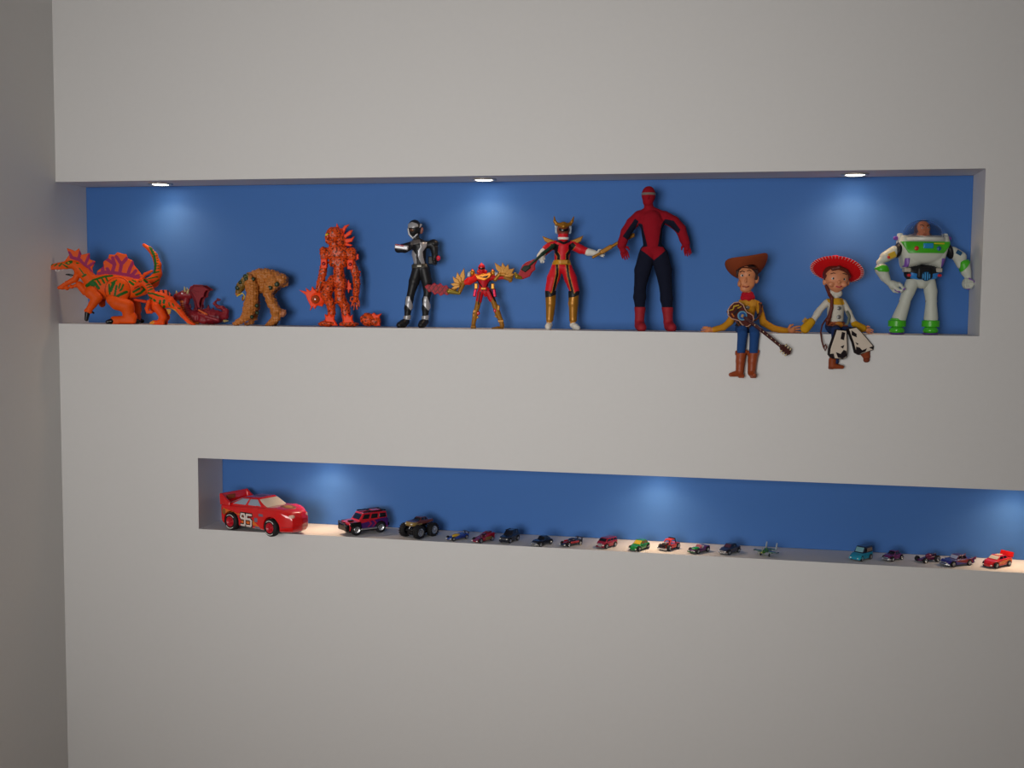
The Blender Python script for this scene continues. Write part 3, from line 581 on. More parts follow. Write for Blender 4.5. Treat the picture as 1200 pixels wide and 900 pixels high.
def winged_figure():
    t = Toy('action_figure', 'small red action figure with gold feathered wings on its arms', 'action figure', (495, 300), 10, 760, 846, 0.06)
    GO = (152, 102, 26); B = t.F(0.4, 0.8)
    B.ell((715, 260, 0), (90, 62, 50), 0, RD); B.chain([(712, 300, 0, 62), (712, 370, 0, 50)], RD); B.cap((690, 400, 0), (745, 400, 0), 42, 42, RD); B.cap((735, 430, 20), (735, 462, 20), 24, 14, RD)
    B.cap((640, 245, 0), (545, 292, 10), 40, 44, (230, 26, 24)); B.cap((545, 292, 10), (480, 318, 14), 44, 24, (230, 26, 24)); B.cap((480, 318, 14), (430, 430, 22), 26, 22, GO); hand(B, (452, 380), 112, 74, GO, 24, curl=0.6)
    B.cap((800, 245, 0), (870, 250, 0), 36, 28, RD); B.cap((870, 250, 0), (960, 245, 10), 26, 20, RD); B.cap((960, 245, 10), (1030, 270, 16), 24, 24, GO); hand(B, (1010, 250), 70, 74, GO, 20, thumb=-1, curl=0.6)
    B.chain([(675, 430, 0, 40), (660, 520, 6, 36)], RD); B.chain([(655, 530, 6, 34), (640, 600, 10, 30), (618, 680, 12, 32), (600, 780, 6, 24), (596, 815, 4, 24)], GO); B.box((598, 826, 30), (30, 20, 50), 0, 10, GO)
    B.chain([(775, 420, 0, 40), (805, 500, 6, 34)], RD); B.chain([(820, 500, 6, 32), (850, 580, 10, 32), (880, 660, 10, 34), (920, 750, 6, 28), (935, 810, 4, 26)], GO); B.chain([(935, 830, 6, 18), (880, 834, 30, 17), (820, 840, 40, 9)], GO)
    B.line([(640, 285), (690, 350), (700, 400)], 7, BK, 10); B.line([(790, 285), (752, 350), (745, 400)], 7, BK, 10); B.line([(675, 420), (655, 560)], 8, BK, 10); B.line([(790, 400), (850, 520)], 9, BK, 10)
    t.put('body', B, PLASTIC)
    H = t.F(0.4, 0.6); H.ell((690, 135, 4), (42, 46, 42), 0, (228, 34, 28)); H.cap((690, 100, 4), (688, 86, 4), 20, 10, (228, 34, 28)); H.cap((655, 180, 0), (735, 180, 0), 22, 22, (214, 24, 30)); H.cap((690, 180, 10), (690, 220, 10), 30, 36, (214, 24, 30)); h = t.put('helmet', H, GLOSS)
    t.put('visor', t.F(0.35).plate([(655, 128), (690, 140), (728, 128), (722, 152), (690, 160), (662, 152)], 0, 90, 3).shell(H, 3), BLACK, h, ev=False); t.put('crest', t.F(0.35).plate([(650, 118), (690, 98), (730, 118), (690, 130)], 0, 90, 3).shell(H, 4), REDP, h, ev=False)
    Cc = t.F(0.4, 0.3); Cc.plate([(600, 195), (650, 225), (690, 205), (740, 205), (790, 185), (810, 215), (790, 250), (720, 288), (640, 268)], 30, 62, 8, col=(214, 130, 36)); c = t.put('chest_plate', Cc, METALP)
    t.put('chest_emblem', t.F(0.4).plate([(640, 228), (700, 240), (780, 222), (750, 256), (700, 252)], 56, 68, 4, col=BK), BLACK, c)
    for x, r in ((582, 1), (822, -1)):
        s_ = t.put('shoulder_pad', t.F(0.4, 0.6).ell((x, 196, 0), (30, 36, 34), 12*r, (196, 130, 40)).cap((x, 170, 0), (x-2, 160, 0), 22, 12, RD), METALP)
        t.put('silver_ribs', t.F(0.4, 0.4).cap((x-46*r, 195, 6), (x-52*r, 235, 6), 10, 10, (150, 150, 146)).cap((x-26*r, 192, 14), (x-34*r, 240, 14), 10, 10, (150, 150, 146)), SILV, s_)
    for x in (628, 822): t.put('hip_holster', t.F(0.4, 0.6).box((x, 350, 14), (20, 34, 18), 0, 8, (206, 140, 50)).box((x-14 if x < 700 else x+20, 425, 4), (18, 50, 14), 10 if x < 700 else -8, 8, (176, 20, 60)), METALP)
    bl = t.put('belt', t.F(0.4).plate([(650, 362), (782, 358), (782, 390), (650, 394)], -70, 70, 3).shell(B, 5), REDP, ev=False); t.put('buckle', t.F(0.4).box((715, 378, 50), (32, 14, 8), 0, 5, (196, 130, 50)), METALP, bl)
    def wing(c, tips, base, z):
        wroot = t.put('wing_base', t.F(0.4, 0.8).chain(base, GO), GOLD)
        for tp, wd in tips:
            a = np.array(c, float); e = np.array(tp, float); d = e-a; n = np.array([-d[1], d[0]])/np.linalg.norm(d)*wd*1.5
            t.put('feather', t.F(0.35, 0.2).plate([tuple(a+n*0.5), tuple(a+d*0.5+n), tuple(e), tuple(a+d*0.6-n*0.8), tuple(a-n*0.5)], z-5, z+7, 4, col=GO), GOLD, wroot); z += 5
    wing((440, 350), [((488, 135), 24), ((405, 185), 24), ((352, 240), 22), ((326, 325), 20), ((330, 385), 16)], [(480, 300, 20, 18), (430, 330, 20, 22), (380, 385, 20, 20), (340, 400, 20, 12)], 24)
    wing((960, 230), [((838, 72), 26), ((932, 70), 26), ((1002, 88), 24), ((1074, 140), 24), ((1084, 205), 18)], [(850, 270, 10, 26), (900, 210, 12, 24), (960, 215, 14, 26), (1040, 235, 14, 24)], 16)
    for x, y, sx in ((655, 665, 1), (850, 630, -1)): t.put('knee_jewel', t.F(0.4).ell((x, y, 34), (20, 24, 12), 0, (200, 20, 36)), GLOSS)
    for pts in ([(600, 618), (650, 640), (600, 668), (590, 650)], [(590, 665), (650, 690), (590, 712)], [(640, 690), (668, 712), (630, 740)], [(880, 560), (908, 580), (900, 640), (876, 620)], [(834, 690), (870, 690), (880, 730)], [(880, 740), (950, 735), (952, 770), (890, 772)]): t.put('leg_fin', t.F(0.4, 0.3).plate(pts, 20, 42, 5, col=GO), GOLD)
    rr = random.Random(4)
    def fblade(nm, lab, c, ang, L, W, hiltc, seed):
        o = t.own('toy_sword', lab, 'toy weapon', c[0], c[1], 34); a = math.radians(ang); f = np.array([math.cos(a), math.sin(a)]); n = np.array([-f[1], f[0]]); r2 = random.Random(seed); P = []
        for i in range(9): q = i/9; P.append(tuple(np.array(c)+f*(L*(0.12+q*0.88))+n*W*(math.sin(math.pi*min(1, q*0.85+0.12))**0.8)*(1+0.22*(-1)**i)))
        P.append(tuple(np.array(c)+f*L))
        for i in range(8, -1, -1): q = i/9; P.append(tuple(np.array(c)+f*(L*(0.12+q*0.88)+10)-n*W*(math.sin(math.pi*min(1, q*0.85+0.12))**0.8)*(1+0.22*(-1)**(i+1))))
        F = o.F(0.35, 0.2); F.plate(P, 26, 42, 5, col=(168, 18, 40))
        for i in range(5): q = 0.22+i*0.14; b = np.array(c)+f*L*q; F.line([tuple(b+n*W*0.7), tuple(b+f*L*0.12-n*W*0.6)], 6, (96, 8, 26)); F.line([tuple(b-n*W*0.6), tuple(b+f*L*0.1+n*W*0.5)], 5, (110, 10, 28))
        o.put('blade', F, mat('red_cast_plastic', None, rough=0.4, spec=0.2)); e = np.array(c); o.put('hilt', o.F(0.4, 0.6).cap((*(e-f*46), 34), (*(e+f*L*0.2), 34), 20, 30, (150, 130, 50)), METALP)
    fblade('b', 'translucent red flame blade in front of the black and silver figure', (385, 425), 190, 365, 62, GO, 1)
winged_figure()

def horned_figure():
    t = Toy('action_figure', 'red action figure with gold horns, gold shin armour and white gloves', 'action figure', (605, 245), 6.207, 330, 872, 0.06)
    GO = (196, 128, 26); R_ = (206, 24, 38); W_ = (222, 218, 208); B = t.F(0.5, 1.0)
    B.cap((335, 190, 0), (335, 225, 0), 34, 34, R_); B.cap((275, 262, 0), (390, 262, 0), 36, 36, R_); B.chain([(332, 275, 4, 62), (328, 330, 2, 56), (325, 385, 0, 54)], R_); B.cap((295, 420, 0), (355, 420, 0), 44, 44, R_)
    B.chain([(255, 258, 0, 34), (215, 290, 14, 31), (192, 318, 30, 26)], R_); B.cap((190, 312, 30), (172, 345, 44), 26, 30, W_); hand(B, (176, 345), 80, 62, W_, 52, thumb=-1, curl=0.7)
    B.chain([(405, 260, 0, 36), (460, 290, 6, 32), (510, 305, 14, 24)], R_); B.cap((515, 310, 16), (556, 315, 22), 28, 22, W_); hand(B, (568, 318), 5, 84, W_, 26, thumb=-1, curl=0.65)
    B.chain([(290, 430, 2, 42), (265, 500, 6, 46), (242, 590, 8, 36)], R_); B.chain([(362, 430, 2, 42), (390, 500, 4, 46), (420, 590, 6, 36)], R_)
    B.chain([(246, 600, 8, 34), (248, 680, 6, 34), (240, 800, 4, 22), (238, 830, 4, 17)], GO); B.chain([(416, 600, 6, 34), (410, 680, 4, 34), (412, 800, 2, 22), (408, 830, 2, 17)], GO)
    for x in (232, 430): B.chain([(x+8 if x < 300 else x-18, 836, 0, 24), (x, 850, 26, 23), (x-2 if x < 300 else x+16, 858, 44, 18)], W_)
    for d_ in ((1, 6), (-1, 6)):
        pass
    for pts, wd in (([(250, 265), (300, 340), (300, 372)], 1), ([(410, 265), (362, 330), (362, 375)], 1)): B.line(pts, 13, (190, 130, 40), 10); B.line(pts, 10, BK, 10)
    for pts in ([(290, 400), (292, 470), (265, 600)], [(362, 400), (372, 480), (405, 600)]): B.line(pts, 12, (190, 130, 40), 10); B.line(pts, 8, BK, 10)
    B.fill([(262, 245), (300, 262), (292, 315), (268, 280)], BK, 10); B.fill([(400, 240), (425, 262), (375, 320), (370, 265)], BK, 10); B.line([(290, 230), (335, 250), (375, 232)], 9, BK, 10)
    t.put('body', B, PLASTIC)
    H = t.F(0.45, 0.8); H.ell((333, 152, 4), (46, 56, 48), 0, (120, 56, 40)); H.cap((333, 185, 10), (333, 200, 10), 36, 38, R_); h = t.put('helmet', H, PLASTIC)
    t.put('visor', t.F(0.4).plate([(296, 138), (333, 150), (372, 138), (364, 162), (333, 168), (304, 162)], 0, 90, 3).shell(H, 3), BLACK, h, ev=False)
    t.put('mouth_guard', t.F(0.4).plate([(292, 205), (378, 205), (370, 222), (298, 222)], 0, 99, 3).shell(H, 6), WHITE, h, ev=False)
    t.put('crown', t.F(0.45, 0.8).chain([(285, 108, 20, 12), (333, 128, 46, 17), (384, 108, 20, 12)], GO).ell((333, 108, 30), (26, 14, 20), 0, GO), GOLD, h)
    for r in (-1, 1): t.put('horn', t.F(0.4, 0.6).chain([(333+48*r, 112, 20, 13), (333+62*r, 92, 20, 11), (333+(66 if r < 0 else 74)*r, 58, 18, 4)], GO), GOLD, h); t.put('side_wing', t.F(0.4, 0.3).plate([(333+40*r, 120), (333+62*r, 112), (333+58*r, 175), (333+40*r, 185)], -12, 6, 4, col=(86, 122, 132)), GLASSG, h)
    for r, x in ((-1, 180), (1, 480)): t.put('shoulder_wing', t.F(0.4, 0.3).plate([(330+60*r, 228), (x, 196 if r < 0 else 190), (x-20*r, 235), (330+80*r, 262), (330+45*r, 250)], 4, 24, 5, col=(176, 128, 44)), GOLD)
    bl = t.put('belt', t.F(0.45).plate([(256, 368), (392, 368), (392, 402), (256, 402)], -90, 90, 3).shell(B, 7), mat('yellow_plastic', (206, 146, 24), rough=0.4), ev=False); t.put('buckle', t.F(0.4).box((340, 384, 62), (26, 15, 8), 0, 4, (190, 130, 30)), PLASTIC, bl)
    for x in (247, 415):
        s_ = t.put('shin_guard', t.F(0.45).plate([(x-42, 592), (x, 622), (x+42, 592), (x+34, 700), (x+24, 812), (x-30, 812), (x-34, 700)], -90, 90, 4).shell(B, 6), GOLD, ev=False)
        t.put('knee_trim', t.F(0.45).plate([(x-40, 590), (x-14, 592), (x, 612), (x+16, 592), (x+42, 590), (x+38, 618), (x, 634), (x-38, 640)], 0, 99, 3).shell(B, 8), BLKP, s_, ev=False)
    s = t.own('toy_sword', 'thin gold toy sword held out by the horned red figure', 'toy weapon', 600, 330, 70)
    F = s.F(0.4, 0.4); F.cap((548, 348, 66), (740, 235, 74), 10, 12, (196, 130, 24)); F.plate([(728, 208), (770, 192), (832, 172), (842, 178), (842, 200), (800, 222), (760, 226), (742, 240)], 66, 82, 5, col=(196, 130, 24)); s.put('blade', F, GOLD); s.put('hilt', s.F(0.4).box((640, 292, 70), (46, 16, 12), -31, 6, (206, 140, 30)), GOLD)
    s = t.own('toy_lance', 'dark green lance with red flame tip held by the horned red figure', 'toy weapon', 160, 345, 84)
    s.put('shaft', s.F(0.4, 0.4).cap((262, 268, 60), (180, 330, 84), 14, 13, (24, 50, 36)).cap((180, 330, 84), (60, 440, 88), 10, 7, (24, 50, 36)), PLASTIC)
    s.put('arrow_head', s.F(0.4, 0.3).plate([(92, 410), (100, 428), (60, 462), (28, 440), (50, 414)], 80, 96, 5, col=(18, 40, 30)), PLASTIC)
    s.put('flame', s.F(0.4, 0.2).plate([(150, 372), (120, 366), (100, 375), (66, 388), (40, 410), (26, 440), (10, 480), (40, 512), (70, 500), (96, 488), (110, 460), (134, 440), (130, 410)], 70, 82, 5, col=RD), BLADE)
    s.put('tail_clip', s.F(0.4, 0.3).chain([(30, 500, 76, 12), (2, 490, 76, 18), (-10, 470, 76, 10)], (160, 130, 40)), METALP)
horned_figure()

def masked_figure():
    t = Toy('action_figure', 'tallest action figure in plain red and dark blue suit with full mask', 'action figure', (715, 210), 4.86, 250, 862, 0.06)
    R_ = (146, 18, 34); N = (20, 24, 42); B = t.F(0.45, 1.4)
    B.chain([(205, 145, 6, 26), (212, 190, 0, 27)], R_); B.cap((165, 215, 0), (275, 215, 0), 30, 30, R_); B.chain([(222, 240, 4, 64), (228, 310, 2, 56), (232, 370, 0, 52)], R_); B.ell((222, 255, 20), (74, 44, 36), 0, R_); B.cap((212, 180, 0), (170, 205, 0), 26, 26, R_); B.cap((214, 180, 0), (280, 208, 0), 26, 26, R_)
    B.cap((205, 415, 0), (265, 415, 0), 44, 44, N)
    B.chain([(155, 218, 0, 36), (115, 255, -2, 33), (82, 305, 0, 30), (64, 355, 6, 26), (57, 380, 8, 24)], R_); B.chain([(298, 220, 0, 36), (350, 245, 0, 33), (390, 285, 2, 30), (410, 340, 6, 26), (420, 365, 8, 24)], R_)
    hand(B, (56, 378), 70, 92, R_, 10, thumb=-1, spread=0.15, curl=0.15); hand(B, (420, 360), 78, 86, R_, 10, thumb=1, spread=0.15, curl=0.3)
    B.chain([(200, 440, 2, 48), (178, 520, 6, 46), (165, 620, 4, 33), (165, 670, 0, 36), (168, 740, 0, 26)], N); B.chain([(275, 440, 2, 50), (298, 520, 4, 46), (312, 620, 4, 35), (318, 680, 0, 36), (325, 740, 0, 27)], N)
    B.chain([(168, 740, 0, 26), (166, 810, 0, 22), (168, 825, 4, 24)], R_); B.chain([(168, 832, 10, 26), (174, 842, 40, 24)], R_); B.chain([(325, 740, 0, 26), (330, 810, 0, 22), (334, 825, 4, 24)], R_); B.chain([(336, 834, 10, 26), (344, 842, 40, 24)], R_)
    B.fill([(165, 405), (178, 385), (290, 385), (300, 408), (238, 462)], R_); B.fill([(148, 255), (168, 262), (200, 385), (160, 392)], N); B.fill([(298, 230), (276, 262), (258, 385), (302, 390)], N)
    B.fill([(148, 245), (128, 230), (80, 300), (60, 330), (88, 350), (130, 290)], N); B.fill([(290, 250), (300, 232), (345, 240), (385, 290), (375, 310), (330, 270)], N)
    bd = t.put('body', B, CLOTH)
    for x in (165, 325): t.put('boot', t.F(0.5).plate([(x-60, 726), (x+70, 726), (x+90, 880), (x-70, 880)], -200, 200, 3).shell(B, 4), mat('red_boot_cloth', (150, 20, 34), rough=0.7, bump=0.3, scale=900), ev=False)
    H = t.F(0.45, 1.0); H.ell((205, 96, 6), (39, 50, 44), 0, R_); H.ell((202, 130, 12), (30, 34, 32), 0, R_); H.ell((198, 108, 46), (6, 14, 8), 0, R_); h = t.put('mask', H, CLOTH)
    t.put('visor_band', t.F(0.4).plate([(150, 84), (260, 84), (260, 98), (150, 98)], 0, 99, 4).shell(H, 2.5), mat('grey_visor_band', (120, 112, 104), rough=0.4), h, ev=False)
masked_figure()

# ------------------------------------------------------------------ upper niche: cowboy, cowgirl and astronaut dolls
def face(t, h, ex, ey, ez, r, iris, brow):
    """a plain doll face: small painted bead eyes and short brows"""
    for x, y in zip(ex, ey):
        e = t.ball('eye', (x, y, ez+r*0.1), (r*0.62, r*0.5, r*0.35), WHITE, h); t.ball('iris', (x, y, ez+r*0.34), (r*0.34, r*0.42, r*0.22), mat('iris_%d_%d_%d' % iris, iris, rough=0.15), h)
    for b in brow: t.tube('eyebrow', b, 2.8, mat('brown_hair', (58, 26, 18), rough=0.7, bump=0.5, scale=800), h)
def cowboy():
    t = Toy('cowboy_doll', 'cowboy doll in brown hat sitting on the shelf edge with legs hanging', 'doll', (815, 290), 5.806, 325, 575, 0.032)
    SK = (206, 132, 88); YE = (196, 134, 34); BL = (36, 72, 128); BR = (142, 62, 26); B = t.F(0.5, 1.2)
    B.cap((348, 300, 0), (350, 350, 0), 26, 26, SK); B.cap((310, 385, 0), (410, 385, 0), 30, 30, YE); B.chain([(352, 400, 0, 56), (345, 460, 0, 50), (335, 520, 0, 48)], YE); B.cap((305, 545, 4), (370, 545, 4), 36, 36, BL)
    B.chain([(295, 395, -4, 26), (262, 450, -12, 24), (235, 500, -14, 24)], YE); B.chain([(235, 505, -14, 24), (190, 540, -6, 22), (128, 556, 4, 20)], YE); hand(B, (125, 556), 178, 96, SK, 6, thumb=-1, spread=0.5, curl=0.05)
    B.chain([(425, 395, -4, 26), (445, 450, -8, 22), (462, 505, -8, 24)], YE); B.chain([(462, 505, -8, 24), (530, 545, -2, 22), (612, 562, 4, 22)], YE); hand(B, (616, 560), -2, 110, SK, 6, thumb=-1, spread=1.3, curl=-0.1)
    for x, x2, x3 in ((292, 288, 282), (372, 368, 365)):
        B.chain([(x+14, 552, 10, 36), (x, 558, 130, 34), (x2, 580, 158, 32)], BL); B.chain([(x2, 580, 158, 32), (x3, 700, 150, 28)], BL)
    b = t.put('body', B, CLOTH)
    for bx, toe in (((284, 700), (190, 850)), ((364, 700), (340, 852))):
        F = t.F(0.5, 1.2); x, y = bx; F.chain([(x, 706, 150, 36), (x-4, 760, 148, 30), (x-6, 830, 146, 27)], BR); F.cap((x-8, 842, 150), (toe[0]+24, 852, 168 if toe[0] < 300 else 195), 24, 14, BR); F.box((x+4, 862, 144), (18, 12, 20), 0, 4, BR)
        F.disc((x, 690, 150), 60, 16, 1, op='-', k=0); bt = t.put('boot', F, mat('tan_vinyl_boot', (150, 66, 30), rough=0.45, var=0.08))
        F = t.F(0.45, 0.6); F.cap((x-32, 700, 150), (x-32, 716, 150), 9, 9, BR).cap((x+34, 694, 150), (x+30, 716, 150), 9, 8, BR); t.put('boot_pull', F, RUBBERY, bt)
    V_ = t.F(0.5, 0.8).plate([(286, 350), (330, 345), (352, 370), (330, 400), (296, 398)], 0, 99, 6).plate([(348, 372), (372, 346), (404, 350), (402, 396), (362, 396)], 0, 99, 6); t.put('shirt_collar', V_.shell(B, 8), mat('yellow_cloth', (206, 144, 44), rough=0.9, bump=0.4, scale=900), ev=False)
    t.put('neckerchief', t.F(0.5, 1).chain([(312, 336, 18, 16), (345, 344, 30, 18), (380, 336, 18, 16)], (176, 22, 40)).cap((330, 320, 6), (364, 320, 6), 26, 26, (176, 22, 40)).ell((312, 345, 22), (14, 16, 10), 20, (176, 22, 40)), CLOTH)
    vm = mat('dark_vest_cloth', (44, 38, 38), rough=0.85, bump=0.4, scale=900)
    t.put('vest_panel', t.F(0.5).plate([(396, 376), (424, 380), (426, 440), (402, 470), (392, 520), (420, 520), (440, 420), (450, 380)], -99, 99, 4).shell(B, 6), vm, ev=False); t.put('vest_panel', t.F(0.5).plate([(270, 400), (300, 400), (290, 530), (262, 530)], -99, 99, 4).shell(B, 6), vm, ev=False)
    F = t.F(0.45, 0.6); F.plate([(414, 360), (428, 376), (446, 368), (442, 386), (458, 396), (440, 402), (446, 414), (424, 404), (412, 390)], -6, 12, 4, col=(190, 92, 36)); t.put('shoulder_tassel', F, CLOTH)
    t.ball('round_button', (338, 404, 60), (15, 13, 6), mat('dull_silver', (140, 140, 140), rough=0.35, metal=0.6))
    t.put('belt', t.F(0.5).plate([(290, 528), (400, 524), (400, 548), (290, 552)], -99, 99, 3).shell(B, 5), mat('dark_brown_leather', (70, 36, 22), rough=0.6), ev=False)
    H = t.F(0.45, 1.2); H.ell((338, 180, 4), (60, 62, 58), 0, SK); H.ell((338, 235, 10), (56, 58, 48), 4, SK); H.ell((330, 280, 18), (38, 24, 28), 0, SK); H.chain([(322, 210, 58, 6), (318, 232, 66, 9)], SK)
    H.ell((408, 215, 0), (14, 28, 12), 10, SK); H.ell((285, 245, 30), (12, 22, 22), 0, SK); H.ell((360, 248, 34), (26, 22, 18), 0, SK); h = t.put('head', H, SKIN)
    face(t, h, (298, 344), (190, 186), 54, 17, (50, 30, 20), ([(280, 168, 52), (296, 160, 60), (312, 166, 60)], [(328, 160, 60), (344, 153, 60), (362, 162, 52)]))
    t.tube('mouth', [(300, 262, 58), (322, 268, 63), (344, 262, 56)], 4, mat('lip_vinyl', (160, 74, 56), rough=0.5), h)
    HR = t.F(0.5, 1); HR.ell((345, 160, -10), (68, 48, 62), 0, (52, 28, 22)); HR.cap((398, 170, 10), (402, 208, 8), 16, 12, (52, 28, 22)); HR.cap((276, 160, 10), (274, 192, 10), 12, 8, (52, 28, 22)); t.put('hair', HR, mat('dark_brown_hair', (50, 26, 22), rough=0.6, bump=0.4, scale=600))
    def hat(t, ci, R, tilt, h0, colm, name='hat', curl=0.25, crown=None, roll=0):
        """brim and crown revolved and bent"""
        n = 48; prof = [(0.40, 0.0), (0.55, 0.005), (0.75, 0.02), (0.92, 0.06), (1.0, 0.10), (1.0, 0.125), (0.92, 0.085), (0.75, 0.045), (0.55, 0.03), (0.45, 0.05), (0.43, 0.2), (0.40, 0.45), (0.33, 0.56), (0.18, 0.53), (0.001, 0.50)]
        V = []; Q = []
        for i in range(n):
            a = 2*math.pi*i/n
            for r, z in prof:
                x = r*math.cos(a); y = r*math.sin(a)*(0.86 if r > 0.45 else 0.9); zz = z+(curl*x*x*(r > 0.45)*(r-0.4)) - (0.06*math.exp(-(x/0.12)**2) if z > 0.44 else 0)
                V.append((x*R, y*R, zz*R))
        m = len(prof)
        for i in range(n):
            for j in range(m-1): Q.append((i*m+j, i*m+j+1, ((i+1) % n)*m+j+1, ((i+1) % n)*m+j))
        M = Matrix.Rotation(math.radians(roll), 3, 'Z') @ Matrix.Rotation(math.radians(tilt), 3, 'X')
        V = np.array(V)@np.array(Matrix.Rotation(math.radians(tilt), 3, 'X')).T; a = math.radians(roll); V = np.stack([V[:, 0]*math.cos(a)-V[:, 2]*math.sin(a), V[:, 1], V[:, 0]*math.sin(a)+V[:, 2]*math.cos(a)], 1)
        F = np.stack([ci[0]+V[:, 0], ci[1]-V[:, 2], ci[2]-V[:, 1]], 1)
        o = mesh_obj(name, t.loc(F), [tuple(q) for q in Q], colm, t.root); return o, V
    globals()['make_hat'] = hat
    hm = mat('brown_felt', (134, 62, 34), rough=0.9, bump=0.4, scale=800, spec=0.2); o, _ = hat(t, (358, 148, -14), 148, -38, 0, hm, curl=0.75, roll=9)
    t.put('hat_band', t.F(0.5).ell((352, 140, -6), (66, 12, 60), 4, (80, 36, 22)), CLOTH, o)
    # guitar worn in front of the doll
    g = t.own('toy_guitar', 'brown toy guitar with pale edging slung across the cowboy doll', 'guitar', 320, 470, 84)
    ax = np.array([math.cos(math.radians(39)), math.sin(math.radians(39))]); nn = np.array([-ax[1], ax[0]])
    def gp(s_, w): q = np.array([245, 425])+ax*s_+nn*w; return (q[0], q[1])
    out = [gp(s_, w) for s_, w in ((-48, 0), (-44, 32), (-22, 56), (12, 60), (40, 46), (62, 38), (86, 44), (110, 46), (130, 30), (136, 0), (130, -30), (110, -46), (86, -44), (62, -38), (40, -46), (12, -60), (-22, -56), (-44, -32))]
    body = g.F(0.45, 0.3).plate(out, 112, 138, 5, col=(84, 38, 34)); go = g.put('sound_box', body, GLOSS)
    g.tube('pale_edging', [(*p, 138) for p in out+[out[0]]], 3.4, mat('cream_edging', (196, 150, 126), rough=0.4), go)
    g.put('sound_hole_ring', g.F(0.4).disc((*gp(54, 0), 140), 32, 4, 2, col=(96, 150, 180)), PLASTIC, go); g.put('sound_hole', g.F(0.4).disc((*gp(54, 0), 143), 24, 4, 2, col=(30, 84, 150)), PLASTIC, go); g.put('hole_badge', g.F(0.35).box((*gp(54, 0), 146), (8, 11, 4), 20, 3, (176, 140, 90)), PLASTIC, go)
    g.put('painted_scrolls', g.F(0.35, 0.2).chain([(*gp(-10, -38), 140, 5), (*gp(-28, -14), 140, 6), (*gp(-20, 8), 140, 4), (*gp(-34, 26), 140, 4)], (186, 150, 40)).chain([(*gp(8, -42), 140, 4), (*gp(0, -20), 140, 5)], (186, 150, 40)).chain([(*gp(-6, 34), 140, 5), (*gp(14, 40), 140, 5)], (196, 110, 40)), PLASTIC, go)
    g.put('bridge', g.F(0.4).box((*gp(4, 4), 141), (7, 24, 5), 39, 3, (40, 20, 18)), PLASTIC, go)
    g.put('neck', g.F(0.45, 0.3).cap((*gp(78, 0), 146), (*gp(200, 0), 204), 12, 12, (70, 32, 32)).cap((*gp(200, 0), 200), (*gp(386, 0), 214), 12, 11, (70, 32, 32)), GLOSS); hd = g.put('headstock', g.F(0.45, 0.3).plate([gp(368, -14), gp(384, -22), gp(440, -24), gp(452, 0), gp(440, 24), gp(384, 22), gp(368, 14)], 208, 224, 5, col=(70, 34, 32)), GLOSS)
    for i in range(3):
        for q in (-1, 1): g.tube('tuning_peg', [(*gp(390+i*20, q*16), 226), (*gp(390+i*20, q*34), 222)], [4, 5.5], mat('ivory_peg', (206, 188, 150), rough=0.4), hd)
    for i in range(7): g.ball('fret_dot', (*gp(150+i*34, 0), 194+i*10 if i < 2 else 212+i*2), (4, 4, 3), mat('ivory_peg', None), None)
    g.tube('strap', [(*gp(-40, 40), 118), (290, 540, 112), (400, 480, 84), (436, 430, 46), (420, 372, 40)], 6, mat('strap_leather', (92, 44, 26), rough=0.7))
cowboy()

